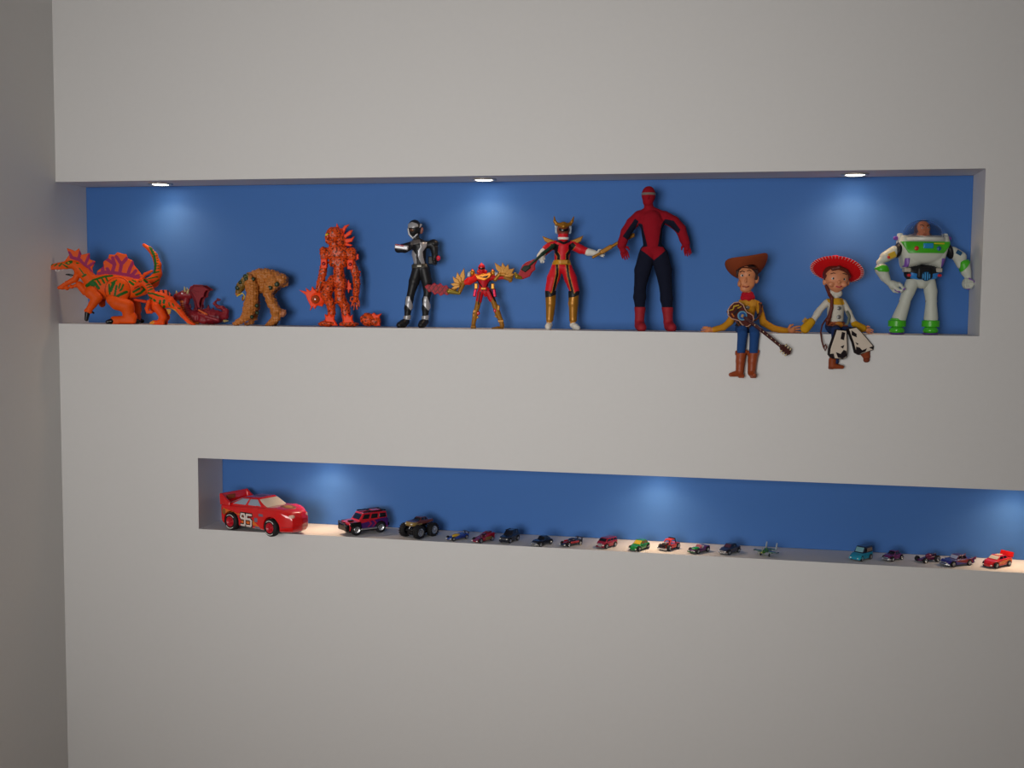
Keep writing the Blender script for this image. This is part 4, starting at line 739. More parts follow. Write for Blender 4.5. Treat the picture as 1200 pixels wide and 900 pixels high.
def cowgirl():
    t = Toy('cowgirl_doll', 'cowgirl doll in wide red hat sitting on the shelf edge in cow-print chaps', 'doll', (930, 290), 6.0, 300, 602, 0.032)
    SK = (214, 140, 100); W_ = (206, 200, 188); YE = (200, 150, 30); BL = (34, 50, 92); B = t.F(0.5, 1.2)
    B.cap((288, 290, 0), (286, 340, 0), 24, 26, W_); B.cap((235, 385, 0), (335, 380, 0), 24, 24, W_); B.chain([(288, 390, 0, 48), (290, 440, 0, 50), (290, 500, 0, 50)], W_); B.cap((265, 550, 0), (315, 550, 0), 44, 44, BL)
    B.chain([(225, 385, 0, 24), (180, 435, -4, 22), (165, 460, -4, 24)], W_); B.chain([(165, 460, -4, 24), (135, 505, 4, 20), (100, 545, 8, 20)], W_); hand(B, (96, 560), 130, 50, SK, 8, thumb=-1, curl=0.2)
    B.chain([(345, 385, 0, 22), (385, 450, -4, 20), (410, 505, -2, 20), (440, 540, 2, 20)], W_); hand(B, (488, 560), 28, 80, SK, 6, thumb=-1, curl=0.1)
    B.cap((440, 540, 2), (492, 562, 6), 20, 14, SK)
    B.chain([(270, 570, 10, 36), (262, 575, 120, 34), (258, 640, 150, 30), (262, 760, 148, 18), (262, 790, 148, 18)], BL); B.chain([(325, 570, 10, 36), (380, 590, 110, 34), (430, 650, 145, 30), (455, 740, 150, 18)], BL)
    B.line([(200, 540), (400, 540)], 14, (40, 44, 70)); b = t.put('body', B, CLOTH)
    um = mat('mustard_cloth', (202, 150, 28), rough=0.9, bump=0.4, scale=900)
    t.put('yoke', t.F(0.5).plate([(224, 352), (330, 350), (346, 395), (300, 405), (250, 392), (226, 378)], -99, 99, 5).shell(B, 5), um, ev=False)
    t.put('collar', t.F(0.5, 1).cap((270, 315, 0), (306, 318, 0), 28, 28, W_), CLOTH); t.put('jacket', t.F(0.5).plate([(236, 396), (345, 400), (352, 512), (234, 512)], -99, 99, 5).shell(B, 6), mat('white_cloth', (204, 198, 184), rough=0.9, bump=0.3, scale=900), ev=False)
    for y in (422, 483): t.ball('silver_button', (298, y, 58), (15, 15, 5), mat('dull_silver', None))
    F = t.F(0.5, 0.6); F.cap((118, 520, 8), (78, 565, 12), 30, 34, (202, 150, 28)); c = t.put('cuff', F, CLOTH)
    for i in range(7): t.tube('fringe', [(66+i*4, 530-i*5, 26), (50+i*5, 512-i*6 if i < 5 else 500, 30)], 3, um, c)
    for i in range(4): t.tube('fringe', [(62, 560+i*8, 26), (46, 566+i*9, 30)], 3, um, c)
    t.put('cuff', t.F(0.5, 0.6).cap((424, 530, 4), (482, 562, 8), 24, 27, (202, 150, 28)), CLOTH)
    bl = t.put('belt', t.F(0.5).plate([(230, 516), (360, 516), (360, 546), (230, 546)], -99, 99, 3).shell(B, 5), mat('rust_leather', (140, 66, 30), rough=0.6), ev=False); t.ball('belt_buckle', (302, 536, 56), (30, 22, 9), mat('ochre_vinyl', (176, 108, 30), rough=0.4), bl)
    def chap(poly, spots, lo, hi):
        F = t.F(0.28, 0.6); F.plate(poly, lo, hi, 12, col=(214, 200, 184))
        for i in range(len(poly)): F.line([poly[i-1], poly[i]], 6, (34, 26, 30))
        for s_ in spots: F.fill(s_, (34, 26, 30))
        t.put('chap', F, CLOTH)
    chap([(246, 565), (320, 572), (330, 700), (326, 760), (300, 774), (225, 768), (202, 742), (205, 700)], [[(284, 582), (308, 588), (300, 640), (276, 632)], [(276, 686), (304, 672), (296, 698)], [(246, 722), (280, 734), (300, 706), (320, 714), (322, 750), (296, 768), (262, 760)], [(206, 735), (232, 732), (240, 762), (214, 768)]], 130, 190)
    chap([(326, 560), (386, 548), (440, 600), (510, 680), (508, 706), (410, 742), (385, 728), (366, 660)], [[(350, 572), (386, 596), (388, 620), (352, 606)], [(378, 652), (404, 664), (392, 672)], [(384, 682), (410, 690), (428, 708), (460, 694), (452, 716), (404, 738), (386, 720)], [(474, 690), (506, 676), (504, 704)]], 128, 188)
    lm = mat('tan_vinyl_boot', None)
    t.put('boot', t.F(0.5, 1).chain([(236, 780, 150, 26), (234, 815, 150, 24)], (140, 64, 30)).cap((244, 820, 156), (300, 826, 164), 20, 13, (140, 64, 30)).box((226, 832, 150), (14, 10, 18), 0, 3, (120, 50, 26)), RUBBERY)
    t.put('boot', t.F(0.5, 1).chain([(462, 730, 150, 34), (470, 752, 152, 26)], (140, 64, 34)).ell((468, 776, 160), (22, 18, 26), -10, (120, 50, 26)), RUBBERY)
    H = t.F(0.45, 1.2); H.ell((288, 210, 6), (84, 78, 66), 6, SK); H.ell((286, 262, 18), (56, 46, 44), 0, SK); H.ell((286, 296, 20), (26, 18, 20), 0, SK); H.ell((288, 240, 74), (12, 11, 11), 0, SK); H.ell((206, 240, 0), (12, 22, 14), 0, SK); H.ell((370, 242, 0), (12, 22, 14), 0, SK); H.ell((240, 256, 50), (22, 18, 18), 0, SK); H.ell((330, 258, 50), (22, 18, 18), 0, SK); h = t.put('head', H, SKIN)
    face(t, h, (250, 325), (216, 220), 58, 19, (46, 34, 28), ([(232, 184, 58), (250, 177, 62), (268, 182, 62)], [(308, 184, 62), (326, 180, 62), (344, 188, 56)]))
    t.tube('mouth', [(270, 268, 62), (280, 274, 66), (290, 276, 67), (300, 274, 66), (310, 268, 62)], 4, mat('rose_lip', (196, 60, 80), rough=0.4), h)
    hc = (92, 34, 26); HR = t.F(0.5, 1); HR.ell((290, 190, -16), (92, 76, 66), 6, hc); HR.chain([(214, 200, 20, 14), (206, 220, 10, 8)], hc); HR.chain([(250, 150, 50, 14), (290, 140, 56, 14), (340, 160, 44, 14), (372, 200, 20, 14)], hc)
    HR.chain([(226, 268, -20, 12), (244, 330, 10, 13), (250, 352, 40, 12), (246, 420, 56, 12), (232, 480, 58, 14), (222, 505, 58, 18), (216, 534, 58, 8)], hc); t.put('hair', HR, mat('auburn_hair', (96, 36, 26), rough=0.5, bump=0.6, scale=500))
    o, V = make_hat(t, (300, 166, -34), 184, -30, 0, mat('red_felt', (222, 20, 26), rough=0.85, bump=0.3, scale=800, spec=0.2), curl=-0.08, roll=-14)
    V = V.reshape(48, -1, 3); cx_, cy2, cz = 300, 166, -34
    for i in range(0, 48):
        p, q = V[i, 3], V[i, 4]; f = lambda v: (cx_+v[0], cy2-v[2], cz-v[1]+3)
        if i % 1 == 0: t.tube('brim_stitch', [f(p*0.97), f(q*1.03)], 1.9, mat('white_cord', (224, 190, 186), rough=0.7), o, n=5)
    t.tube('rope', [(205, 505, 56), (180, 540, 70), (160, 590, 110), (162, 650, 140), (172, 690, 150), (184, 715, 150), (194, 690, 152), (184, 672, 152), (174, 690, 150)], 5.5, mat('brown_cord', (92, 40, 32), rough=0.8, bump=0.5, scale=900))
    t.tube('side_strap', [(360, 440, 30), (378, 480, 34), (366, 530, 40), (345, 540, 46)], 9, mat('grey_green_cloth', (110, 116, 100), rough=0.9))
cowgirl()

def astronaut():
    t = Toy('astronaut_figure', 'white and green toy astronaut with clear dome helmet at the right end', 'action figure', (1015, 250), 6.0, 340, 862, 0.06)
    W_ = (196, 200, 188); GN = (62, 178, 30); PU_ = (122, 74, 168); BKK = (22, 24, 30); SK = (204, 122, 80); B = t.F(0.5, 0.8)
    B.plate([(205, 225), (215, 170), (540, 170), (555, 220), (520, 350), (495, 400), (450, 380), (375, 368), (300, 385), (245, 400), (235, 380)], -80, 66, 40, col=W_); B.ell((375, 290, 50), (130, 76, 44), 0, W_)
    B.cap((310, 430, 0), (430, 430, 0), 58, 58, BKK); B.cap((320, 440, 0), (430, 440, 0), 50, 50, BKK); B.chain([(330, 480, 0, 44), (375, 500, 10, 40), (425, 480, 0, 44)], W_)
    t.put('torso', B, SKIN)
    P_ = t.F(0.5).plate([(205, 215), (545, 215), (545, 240), (500, 296), (255, 296)], 0, 160, 6).shell(B, 7); P_.K[:] = 0; t.put('chest_panel', P_, mat('green_plastic', (70, 178, 34), rough=0.35), ev=False)
    for poly in ([(236, 330), (268, 330), (262, 392), (236, 392)], [(488, 330), (518, 330), (516, 385), (490, 392)]): t.put('chest_stripe', t.F(0.5).plate(poly, 0, 160, 4).shell(B, 4), mat('violet_plastic', (122, 78, 170), rough=0.4), ev=False)
    t.put('chest_button', t.F(0.4, 0.2).ell((300, 264, 96), (16, 16, 9), 0, (206, 40, 44)), GLOSS); t.put('chest_button', t.F(0.4, 0.2).ell((456, 264, 92), (16, 16, 9), 0, (30, 90, 150)), GLOSS); t.put('chest_screen', t.F(0.4, 0.2).box((380, 246, 98), (34, 18, 7), 0, 4, (40, 140, 196)), GLOSS)
    t.put('yellow_label', t.F(0.4, 0.2).box((460, 229, 84), (36, 5, 5), 0, 2, (206, 190, 40)), PLASTIC)
    t.put('belt', t.F(0.5).plate([(280, 428), (330, 440), (420, 440), (478, 428), (470, 470), (420, 478), (330, 478), (284, 470)], -99, 99, 5).shell(B, 8), mat('sky_blue_plastic', (50, 130, 206), rough=0.4), ev=False)
    t.put('buckle_plate', t.F(0.5).box((375, 432, 62), (56, 44, 14), 0, 20, BKK), BLKP); 
    bk = t.put('round_emblem', t.F(0.35, 0.2).disc((380, 455, 74), 33, 5, 2, col=(20, 60, 96)), PLASTIC)
    for i, (x, h_) in enumerate(((358, 16), (372, 27), (388, 27), (402, 16))): t.tube('emblem_bar', [(x, 455-h_, 80), (x, 455+h_, 80)], 4, mat('light_blue_print', (70, 160, 220), rough=0.4), bk)
    for x in (272, 484): t.put('red_stud', t.F(0.4).ell((x, 448, 46), (16, 11, 14), 0, (206, 34, 44)), GLOSS)
    for x in (262, 480): t.put('vent_block', t.F(0.4).box((x, 412, 20), (22, 14, 30), 0, 5, (180, 174, 160)), SKIN)
    jet = mat('white_shell_plastic', (206, 208, 198), rough=0.35)
    for r, x in ((-1, 214), (1, 528)):
        t.put('shoulder_post', t.F(0.5).box((x, 190, 0), (15, 34, 24), 0, 8, W_), jet); t.put('side_knob', t.F(0.4).cap((x+14*r, 190, 0), (x+32*r, 190, 0), 12, 14, PU_), PLASTIC)
    def limb(nm, *chs): 
        F = t.F(0.5, 0.8)
        for c in chs: F.chain(*c)
        return t.put(nm, F, SKIN), F
    t.put('shoulder_joint', t.F(0.5).ell((205, 270, 0), (30, 62, 50), 20, BKK), BLKP); t.put('shoulder_joint', t.F(0.5).ell((560, 275, 0), (26, 60, 50), -20, BKK), BLKP)
    a, F = limb('upper_arm', ([(180, 285, 0, 42), (115, 322, 6, 38)], W_), ([(115, 322, 6, 30), (76, 360, 10, 24)], W_)); t.put('arm_sticker', t.F(0.4, 0.2).box((150, 310, 46), (26, 20, 5), -25, 3, (206, 170, 50)).ell((128, 324, 46), (13, 11, 6), 0, (206, 40, 50)), PLASTIC, a)
    a, F = limb('forearm', ([(90, 410, 14, 46), (112, 460, 18, 34), (146, 510, 26, 18)], W_)); t.put('elbow_cover', t.F(0.5).plate([(38, 402), (80, 378), (120, 385), (150, 420), (110, 428), (60, 424)], -99, 99, 3).shell(F, 5), mat('green_plastic', None), a, ev=False)
    F = t.F(0.45, 0.8); F.chain([(146, 500, 26, 20), (165, 515, 30, 30), (185, 520, 32, 28)], W_); F.chain([(165, 525, 44, 12), (190, 548, 60, 12), (215, 556, 68, 10), (232, 540, 66, 9)], W_); F.chain([(170, 540, 30, 12), (195, 560, 44, 11), (218, 562, 56, 9)], W_); F.chain([(195, 508, 36, 12), (212, 515, 52, 10), (220, 530, 60, 9)], W_); F.chain([(160, 535, 16, 12), (178, 558, 26, 11), (200, 566, 40, 9)], W_); F.chain([(190, 505, 20, 12), (208, 506, 34, 10), (222, 516, 44, 9)], W_)
    hd = t.put('hand', F, SKIN); t.put('finger_trim', t.F(0.4).chain([(176, 552, 56, 6), (200, 564, 66, 6), (236, 542, 74, 6)], PU_), PLASTIC, hd)
    a, F = limb('upper_arm', ([(585, 285, 0, 40), (640, 320, 4, 42)], W_), ([(625, 335, 4, 30), (640, 375, 8, 24)], W_)); t.put('arm_sticker', t.F(0.4, 0.2).box((616, 290, 42), (20, 14, 5), 30, 3, (30, 80, 120)), PLASTIC, a)
    a, F = limb('forearm', ([(668, 372, 10, 38), (680, 420, 14, 34), (692, 455, 20, 24)], W_)); t.put('elbow_cover', t.F(0.5).plate([(632, 345), (690, 335), (700, 352), (672, 390), (640, 425), (632, 390)], -99, 99, 3).shell(F, 6), mat('green_plastic', None), a, ev=False)
    F = t.F(0.45, 0.6); F.ell((680, 500, 30), (30, 40, 34), 10, W_)
    for i in range(4): F.chain([(668+i*14, 478+i*4, 50, 11), (662+i*15, 505, 64, 11), (668+i*12, 530, 54, 10)], W_)
    F.chain([(705, 480, 40, 12), (718, 505, 56, 11), (702, 522, 66, 9)], W_); hd = t.put('hand', F, SKIN); t.put('finger_trim', t.F(0.4).chain([(690, 468, 48, 6), (722, 488, 52, 6), (712, 500, 66, 5)], PU_).ell((688, 540, 50), (14, 5, 10), 0, PU_), PLASTIC, hd)
    for pts, knee in (([(312, 500, 0, 46), (285, 560, 6, 44), (262, 625, 8, 38)], (262, 625)), ([(430, 500, 0, 44), (442, 560, 4, 44), (446, 625, 6, 38)], (446, 625))):
        x = knee[0]; x2 = x-34 if x < 300 else x+4; l, F = limb('leg', (pts, W_), ([(x, 640, 8, 38), (x2, 745, 4, 48)], W_)); t.put('knee_joint', t.F(0.45).cap((x-30, 628, 6), (x+32, 616 if x < 300 else 628, 6), 12, 12, (150, 150, 138)), SKIN, l)
        xb = x2-14 if x < 300 else x2; F = t.F(0.5, 0.6); F.disc((xb, 785, 2), 60, 22, 1, col=GN); F.disc((xb, 760, 2), 46, 12, 1, col=GN); t.put('boot_cuff', F, mat('green_plastic', None), l)
        F = t.F(0.5, 0.8); F.cap((xb, 810, 0), (xb, 830, 0), 34, 38, (120, 120, 112)); F.ell((xb-8, 832, 26), (52, 32, 54), 0, GN); F.plate([(xb-90, 851), (xb+90, 851), (xb+90, 930), (xb-90, 930)], -200, 200, 1, op='-', k=0.4); f = t.put('boot', F, GLOSS); t.put('boot_sole', t.F(0.5).ell((xb-8, 854, 24), (56, 8, 58), 0, PU_), PLASTIC, f)
    H = t.F(0.45, 0.8); H.ell((374, 120, 0), (46, 52, 44), 0, SK); H.ell((374, 165, 4), (44, 42, 40), 0, SK); H.ell((374, 148, 46), (9, 11, 9), 0, SK); H.ell((346, 178, 22), (14, 18, 14), 0, SK); H.ell((402, 178, 22), (14, 18, 14), 0, SK); h = t.put('head', H, SKIN)
    t.put('hood', t.F(0.5, 0.8).ell((374, 128, -14), (56, 62, 44), 0, (96, 88, 104)).cap((330, 170, -14), (418, 170, -14), 22, 22, (96, 88, 104)), PLASTIC)
    face(t, h, (355, 398), (120, 118), 40, 11, (40, 34, 34), ([(338, 102, 40), (352, 100, 44), (366, 110, 45)], [(384, 110, 45), (398, 98, 44), (412, 100, 38)]))
    t.tube('mouth', [(360, 166, 42), (374, 169, 46), (388, 166, 42)], 3.2, mat('lip_vinyl', None), h)
    t.put('neck_ring', t.F(0.5).disc((375, 200, 0), 148, 12, 1, col=W_).disc((375, 196, 0), 128, 20, 1, op='-', k=0), jet)
    t.put('collar_back', t.F(0.5, 0.6).ell((375, 195, -60), (120, 44, 40), 0, (170, 166, 160)), SKIN)
    # clear dome: a real thin shell
    prof = [(138, 0), (138, 20), (132, 58), (112, 94), (82, 118), (46, 132), (1, 138), (1, 134), (45, 128), (79, 114), (108, 91), (127, 56), (133, 20), (133, 0), (138, 0)]
    V, Q = lathe(prof, 40, 1); F = np.stack([375+V[:, 0], 198-V[:, 1], V[:, 2]], 1); mesh_obj('dome_helmet', t.loc(F), Q, mat('clear_dome_plastic', (240, 240, 246), rough=0.03, trans=1.0, var=0.0, ior=1.12), t.root)
astronaut()

# ------------------------------------------------------------------ lower niche: the row of toy vehicles
ZL = LZ0
class Car:
    """vehicle in its own frame: x forward, y to its left, z up, millimetres"""
    def __init__(s, name, label, cat, u, v, rel, group=None, sc=1.0):
        s.sc = 0.001*sc
        g = ground(u, v, ZL); phi = math.degrees(math.atan2(CAM[0]-g[0], g[1]-CAM[1]))
        s.root = empty(name, (g[0], g[1], ZL), math.radians(270+phi-rel), label, cat, group); s.g = g
    def put(s, name, F, m=GLOSS, parent=None, label=None, ev=True):
        if ev: F.evaluate()
        P, Q, cols = F.mesh()
        if len(P) == 0: print('EMPTY', name); return None
        q = Q
        o = mesh_obj(name, P*s.sc, q, m, parent or s.root, cols=cols); tag(o, label); return o
    def wheel(s, x, y, r, w, rimm, spokes=0, tread=False, ring=False):
        sg = 1 if y > 0 else -1; tn = 30
        V, Q = lathe([(r*0.55, -w/2), (r*0.86, -w/2), (r*0.97, -w*0.36), (r, -w*0.2), (r, w*0.2), (r*0.97, w*0.36), (r*0.86, w/2), (r*0.55, w/2), (r*0.5, w*0.3), (r*0.5, -w*0.3), (r*0.55, -w/2)], tn)
        o = mesh_obj('wheel', (V+np.array([x, y, r]))*s.sc, [tuple(q) for q in Q], RUBBER, s.root)
        e = sg*w/2; V, Q = lathe([(0.01, e*0.75), (r*0.16, e*0.8), (r*0.2, e*0.45), (r*0.42, e*0.5), (r*0.52, e*0.98), (r*0.58, e*1.02), (r*0.58, e*0.4), (0.01, e*0.3)], 24)
        rim = mesh_obj('wheel_rim', (V+np.array([x, y, r]))*s.sc, [tuple(q) for q in Q], rimm, o)
        if spokes:
            Vs = []; Qs = []
            for i in range(spokes):
                a = 2*math.pi*i/spokes; c, q = math.cos(a), math.sin(a)
                vv, qq = box_vq(r*0.12, r*0.54, -r*0.07, r*0.07, min(e*0.5, e*0.9), max(e*0.5, e*0.9))
                Qs += [tuple(k+len(Vs) for k in f) for f in qq]; Vs += [(p[0]*c-p[1]*q+x, y+p[2], p[0]*q+p[1]*c+r) for p in vv]
            mesh_obj('spokes', np.array(Vs)*s.sc, Qs, rimm, o, smooth=False)
        if tread:
            Vs = []; Qs = []
            for i in range(18):
                a = 2*math.pi*i/18
                for h in (-1, 1):
                    vv, qq = box_vq(r*0.96, r*1.05, -r*0.09, r*0.09, min(0, h*w*0.47), max(0, h*w*0.47)); a2 = a+(0.17 if h > 0 else 0); c, q = math.cos(a2), math.sin(a2)
                    Qs += [tuple(k+len(Vs) for k in f) for f in qq]; Vs += [(p[0]*c-p[1]*q+x, y+p[2], p[0]*q+p[1]*c+r) for p in vv]
            tag(mesh_obj('tread_lugs', np.array(Vs)*s.sc, Qs, RUBBER, o, smooth=False), kind='stuff')
        if ring:
            for a0 in (40, 220):
                pts = [(x+r*0.76*math.cos(math.radians(a0+j*10)), y+sg*(w/2+0.2), r+r*0.76*math.sin(math.radians(a0+j*10))) for j in range(10)]
                V, Q = sweep(np.array(pts)*s.sc, 0.0008, 6); mesh_obj('white_tyre_mark', V, Q, WHITE, o)
        return o
def toy_car(label, cat, u, v, rel, L, W, body, cab=None, cw=0.42, tap=0.25, wr=6.5, fx=0.31, rx=-0.31, col=(200, 30, 30), roof=None, glass=GLASSD, wind=None, plan=7, rimm=CHROME, spokes=0, ww=None, m=GLOSS,
            c=None, extra=None, name='toy_car', group='small toy cars on the lower shelf', track=None, paint=None, wells=True, soft=1.6, lights=True, sidewin=True, tread=False, ring=False, rears=None, rr=None, sc=None, nose=0, rnd=2.1):
    small = group is not None; rel = rel-4 if small else rel; t = Car(name, label, cat, u, v, rel, group, sc or (0.83 if small else 1.0)); c = c or max(0.55, L/110); ww = ww or wr*0.8; hw = W/2; rr = rr or wr
    B = Field(c, soft); B.plate([(x*L, z) for x, z in body], -hw, hw, rnd, (0, 2, 1), col)
    if cab: B.plate([(x*L, z) for x, z in cab], -cw*W, cw*W, rnd*0.9, (0, 2, 1), roof or col, taper=(min(z for x, z in cab), tap), k=1.0)
    p = plan; B.plate([(-L/2-1, -hw+p*0.6), (-L/2+p*0.6, -hw), (L/2+nose-p*1.6, -hw), (L/2+nose-p*0.3, -hw+p*0.8), (L/2+nose+1, -hw+p*1.7), (L/2+nose+1, hw-p*1.7), (L/2+nose-p*0.3, hw-p*0.8), (L/2+nose-p*1.6, hw), (-L/2+p*0.6, hw), (-L/2-1, hw-p*0.6)], -5, 140, 1.5, (0, 1, 2), op='&', k=soft*1.5)
    if wells:
        for x, r in ((fx, wr), (rx, rr)):
            for y in (-1, 1): B.disc((x*L, y*hw, r), r*1.18, ww*1.25, 1, op='-', k=0)
    if paint: paint(B, L, W)
    b = t.put('body', B, m)
    if cab:
        (ax, az), (bx_, bz), (cx, cz), (dx, dz) = [(x*L, z) for x, z in (cab if len(cab) == 4 else [cab[0], cab[1], cab[-2], cab[-1]])]   # rear foot, rear top, front top, front foot
        h = bz-az; i = h*0.16
        def lerp(p, q, f): return (p[0]+(q[0]-p[0])*f, p[1]+(q[1]-p[1])*f)
        A0, B0, C0, D0 = (ax, az), (bx_, bz), (cx, cz), (dx, dz)
        if sidewin:
            segs = rears or [(0.12, 0.48), (0.54, 0.90)]
            for f0, f1 in segs:
                lo0, lo1 = lerp(A0, D0, f0), lerp(A0, D0, f1); up0, up1 = lerp(B0, C0, f0), lerp(B0, C0, f1)
                pl = [lerp(lo0, up0, 0.24), lerp(lo1, up1, 0.24), lerp(lo1, up1, 0.84), lerp(lo0, up0, 0.84)]
                for sd in (-1, 1):
                    y0, y1 = sorted((sd*cw*W*0.6, sd*W*0.7)); t.put('side_window', Field(c, 0).plate(pl, y0, y1, 0.6, (0, 2, 1)).shell(B, 0.45), glass, ev=False)
        for P0, P1, nm, g in ((D0, C0, 'windshield', wind or glass), (A0, B0, 'rear_window', glass)):
            a, b2 = lerp(P0, P1, 0.2), lerp(P0, P1, 0.86); s_ = 1 if nm == 'windshield' else -1
            pl = [(a[0]-3.2*s_-h*0.02, a[1]), (b2[0]-3.2*s_, b2[1]), (b2[0]+6*s_, b2[1]+0.5), (a[0]+6*s_, a[1])]
            if abs(P0[0]-P1[0]) > 0.5: t.put(nm, Field(c, 0).plate(pl, -cw*W*0.78, cw*W*0.78, 0.8, (0, 2, 1)).shell(B, 0.5), g, ev=False)
    for x, r in ((fx, wr), (rx, rr)):
        for y in (1, -1): t.wheel(x*L, y*(hw-ww*0.5+(0.3 if wells else 0)) if track is None else y*track, r, ww, rimm, spokes, tread, ring)
    t.put('chassis', Field(c, 0.3).box((0, 0, wr*0.75), (L*0.44, hw*0.55, wr*0.3), 0, 1, (24, 24, 28)), BLACK)
    zf = [z for x, z in body if x > 0.44]; zf = (max(zf)+min(zf))/2
    if lights:
        for y in (1, -1): t.put('headlight', Field(0.5, 0).ell((L*0.475, y*hw*0.62, zf+1), (2.6, 2.3, 1.5)), WHITE)
    if extra: extra(t, B, L, W, c)
    return t

SED = [(-0.48, 5), (-0.5, 12), (-0.47, 16), (0.0, 17), (0.3, 15.5), (0.46, 12), (0.5, 8), (0.48, 4)]
SEDC = [(-0.34, 15), (-0.2, 24.5), (0.06, 24.5), (0.22, 15)]
# the large red car, turned towards the room at the left end
def big_red():
    L, W = 212, 88
    body = [(-0.46, 16), (-0.497, 50), (-0.47, 57), (-0.3, 56), (0.1, 60), (0.32, 63), (0.44, 60), (0.53, 54), (0.58, 43), (0.59, 28), (0.56, 14), (0.52, 10), (-0.4, 11)]; cab = [(-0.42, 53), (-0.15, 77), (0.06, 79), (0.23, 57)]
    def ex(t, B, L, W, c):
        t.put('side_stripe', Field(0.9, 0).plate([(-88, 49), (-72, 46), (-40, 40), (-30, 42), (10, 30), (34, 14), (6, 20), (-10, 14), (-24, 16), (-34, 36), (-50, 40), (-78, 36)], -62, -20, 0.4, (0, 2, 1)).shell(B, 0.35), mat('orange_decal', (226, 110, 40), rough=0.3), ev=False)
        nine = [[(-16, 31), (-26, 31), (-29, 34), (-27, 41), (-18, 41), (-16, 36), (-16, 20), (-18, 16), (-28, 16)]]; five = [[(4, 41), (-10, 41), (-11, 31), (0, 31), (4, 28), (3, 18), (0, 16), (-11, 16)]]
        for wd, e, mm, nm in ((4.4, 0.7, BLACK, 'number_outline'), (2.3, 1.2, mat('white_number', (232, 214, 206), rough=0.35), 'race_number')):
            F = Field(0.6, 0)
            P0 = []
            for ch in nine+five:
                for p, q in zip(ch[:-1], ch[1:]):
                    d = np.array([q[0]-p[0], q[1]-p[1]], float); d /= np.linalg.norm(d); n = np.array([-d[1], d[0]])*wd; p2 = np.array(p)-d*wd*0.8; q2 = np.array(q)+d*wd*0.8
                    F.plate([tuple(p2+n), tuple(q2+n), tuple(q2-n), tuple(p2-n)], -62, -20, 0.4, (0, 2, 1))
            Bf = Field(0.6, 1.6); Bf.P = B.P; G = Field(0.6, 0); G.P = F.P; G.grid(); G.lo = np.array([-38, -48.5, 8.]); G.n = np.array([84, 22, 66]); G.c = 0.6; Bf.evaluate(like=G); F.shell(Bf, e); t.put(nm, F, mm, ev=False)
        t.put('hood_badge', Field(0.9, 0).ell((76, 0, 60), (20, 16, 14), 0).shell(B, 0.5), mat('bronze_decal', (150, 88, 40), rough=0.3), ev=False); t.put('hood_badge_centre', Field(0.9, 0).ell((76, 0, 60), (12, 9, 14), 0).shell(B, 0.9), mat('ochre_decal', (196, 140, 60), rough=0.3), ev=False)
        for x, z, a, b in ((33, 44, 7, 3), (22, 15, 8, 3), (18, 32, 5, 5)): t.put('sponsor_decal', Field(0.9, 0).plate([(x-a, z-b), (x+a, z-b), (x+a, z+b), (x-a, z+b)], -62, -20, 0.4, (0, 2, 1)).shell(B, 0.5), mat('blue_grey_decal', (120, 110, 130), rough=0.3), ev=False)
        t.put('rear_side_badge', Field(0.9, 0).ell((-83, -42, 40), (6, 14, 7)).shell(B, 0.7), MATS['bronze_decal'], ev=False)
        S = Field(1.0, 1.5); S.plate([(-96, 54), (-98, 78), (-92, 80), (-66, 62), (-64, 54)], -41, -35, 2, (0, 2, 1), (214, 22, 26)); S.plate([(-96, 54), (-98, 78), (-92, 80), (-66, 62), (-64, 54)], 35, 41, 2, (0, 2, 1), (214, 22, 26)); S.plate([(-98, 66), (-98, 80), (-92, 80), (-88, 66), (-90, 54), (-95, 54)], -40, 40, 2, (0, 2, 1), (214, 22, 26))
        sp = t.put('spoiler', S, GLOSS); t.put('spoiler_badge', Field(0.8, 0).box((-90.5, -14, 70), (3, 12, 5), 0, 1, (150, 74, 40)), PLASTIC, sp)
        t.put('roof_stripe', Field(0.9, 0).plate([(-26, -12), (8, -12), (8, 12), (-26, 12)], 60, 90, 2).shell(B, 0.5), mat('slate_decal', (110, 60, 80), rough=0.3), ev=False)
        for y in (-25, 25): t.put('headlight', Field(0.9, 0).ell((112, y, 47), (8, 8, 4), 0).shell(B, 0.5), mat('headlight_highlight', (236, 190, 170), rough=0.2), ev=False)  # headlight patches; their pale colour paints in the highlights on the nose
        t.put('front_bumper_line', Field(0.8, 0).plate([(90, -60), (130, -60), (130, 60), (90, 60)], 22.6, 24, 0.4).shell(B, 0.4), mat('dark_red_line', (150, 14, 20), rough=0.3), ev=False)
    toy_car('large glossy red toy race car with number 95 on its side and rear wing', 'toy car', 309, 621.5, -44, L, W, body, cab, cw=0.43, tap=0.35, wr=20, fx=0.30, rx=-0.285, nose=15, rnd=9, lights=False, col=(222, 22, 24), glass=GLASSG, wind=mat('pale_windshield', (214, 204, 188), rough=0.2, coat=0.5),
            plan=25, rimm=mat('red_rim', (190, 20, 40), rough=0.35), spokes=6, ww=15, c=1.05, extra=ex, soft=9, ring=True, group=None)
big_red()
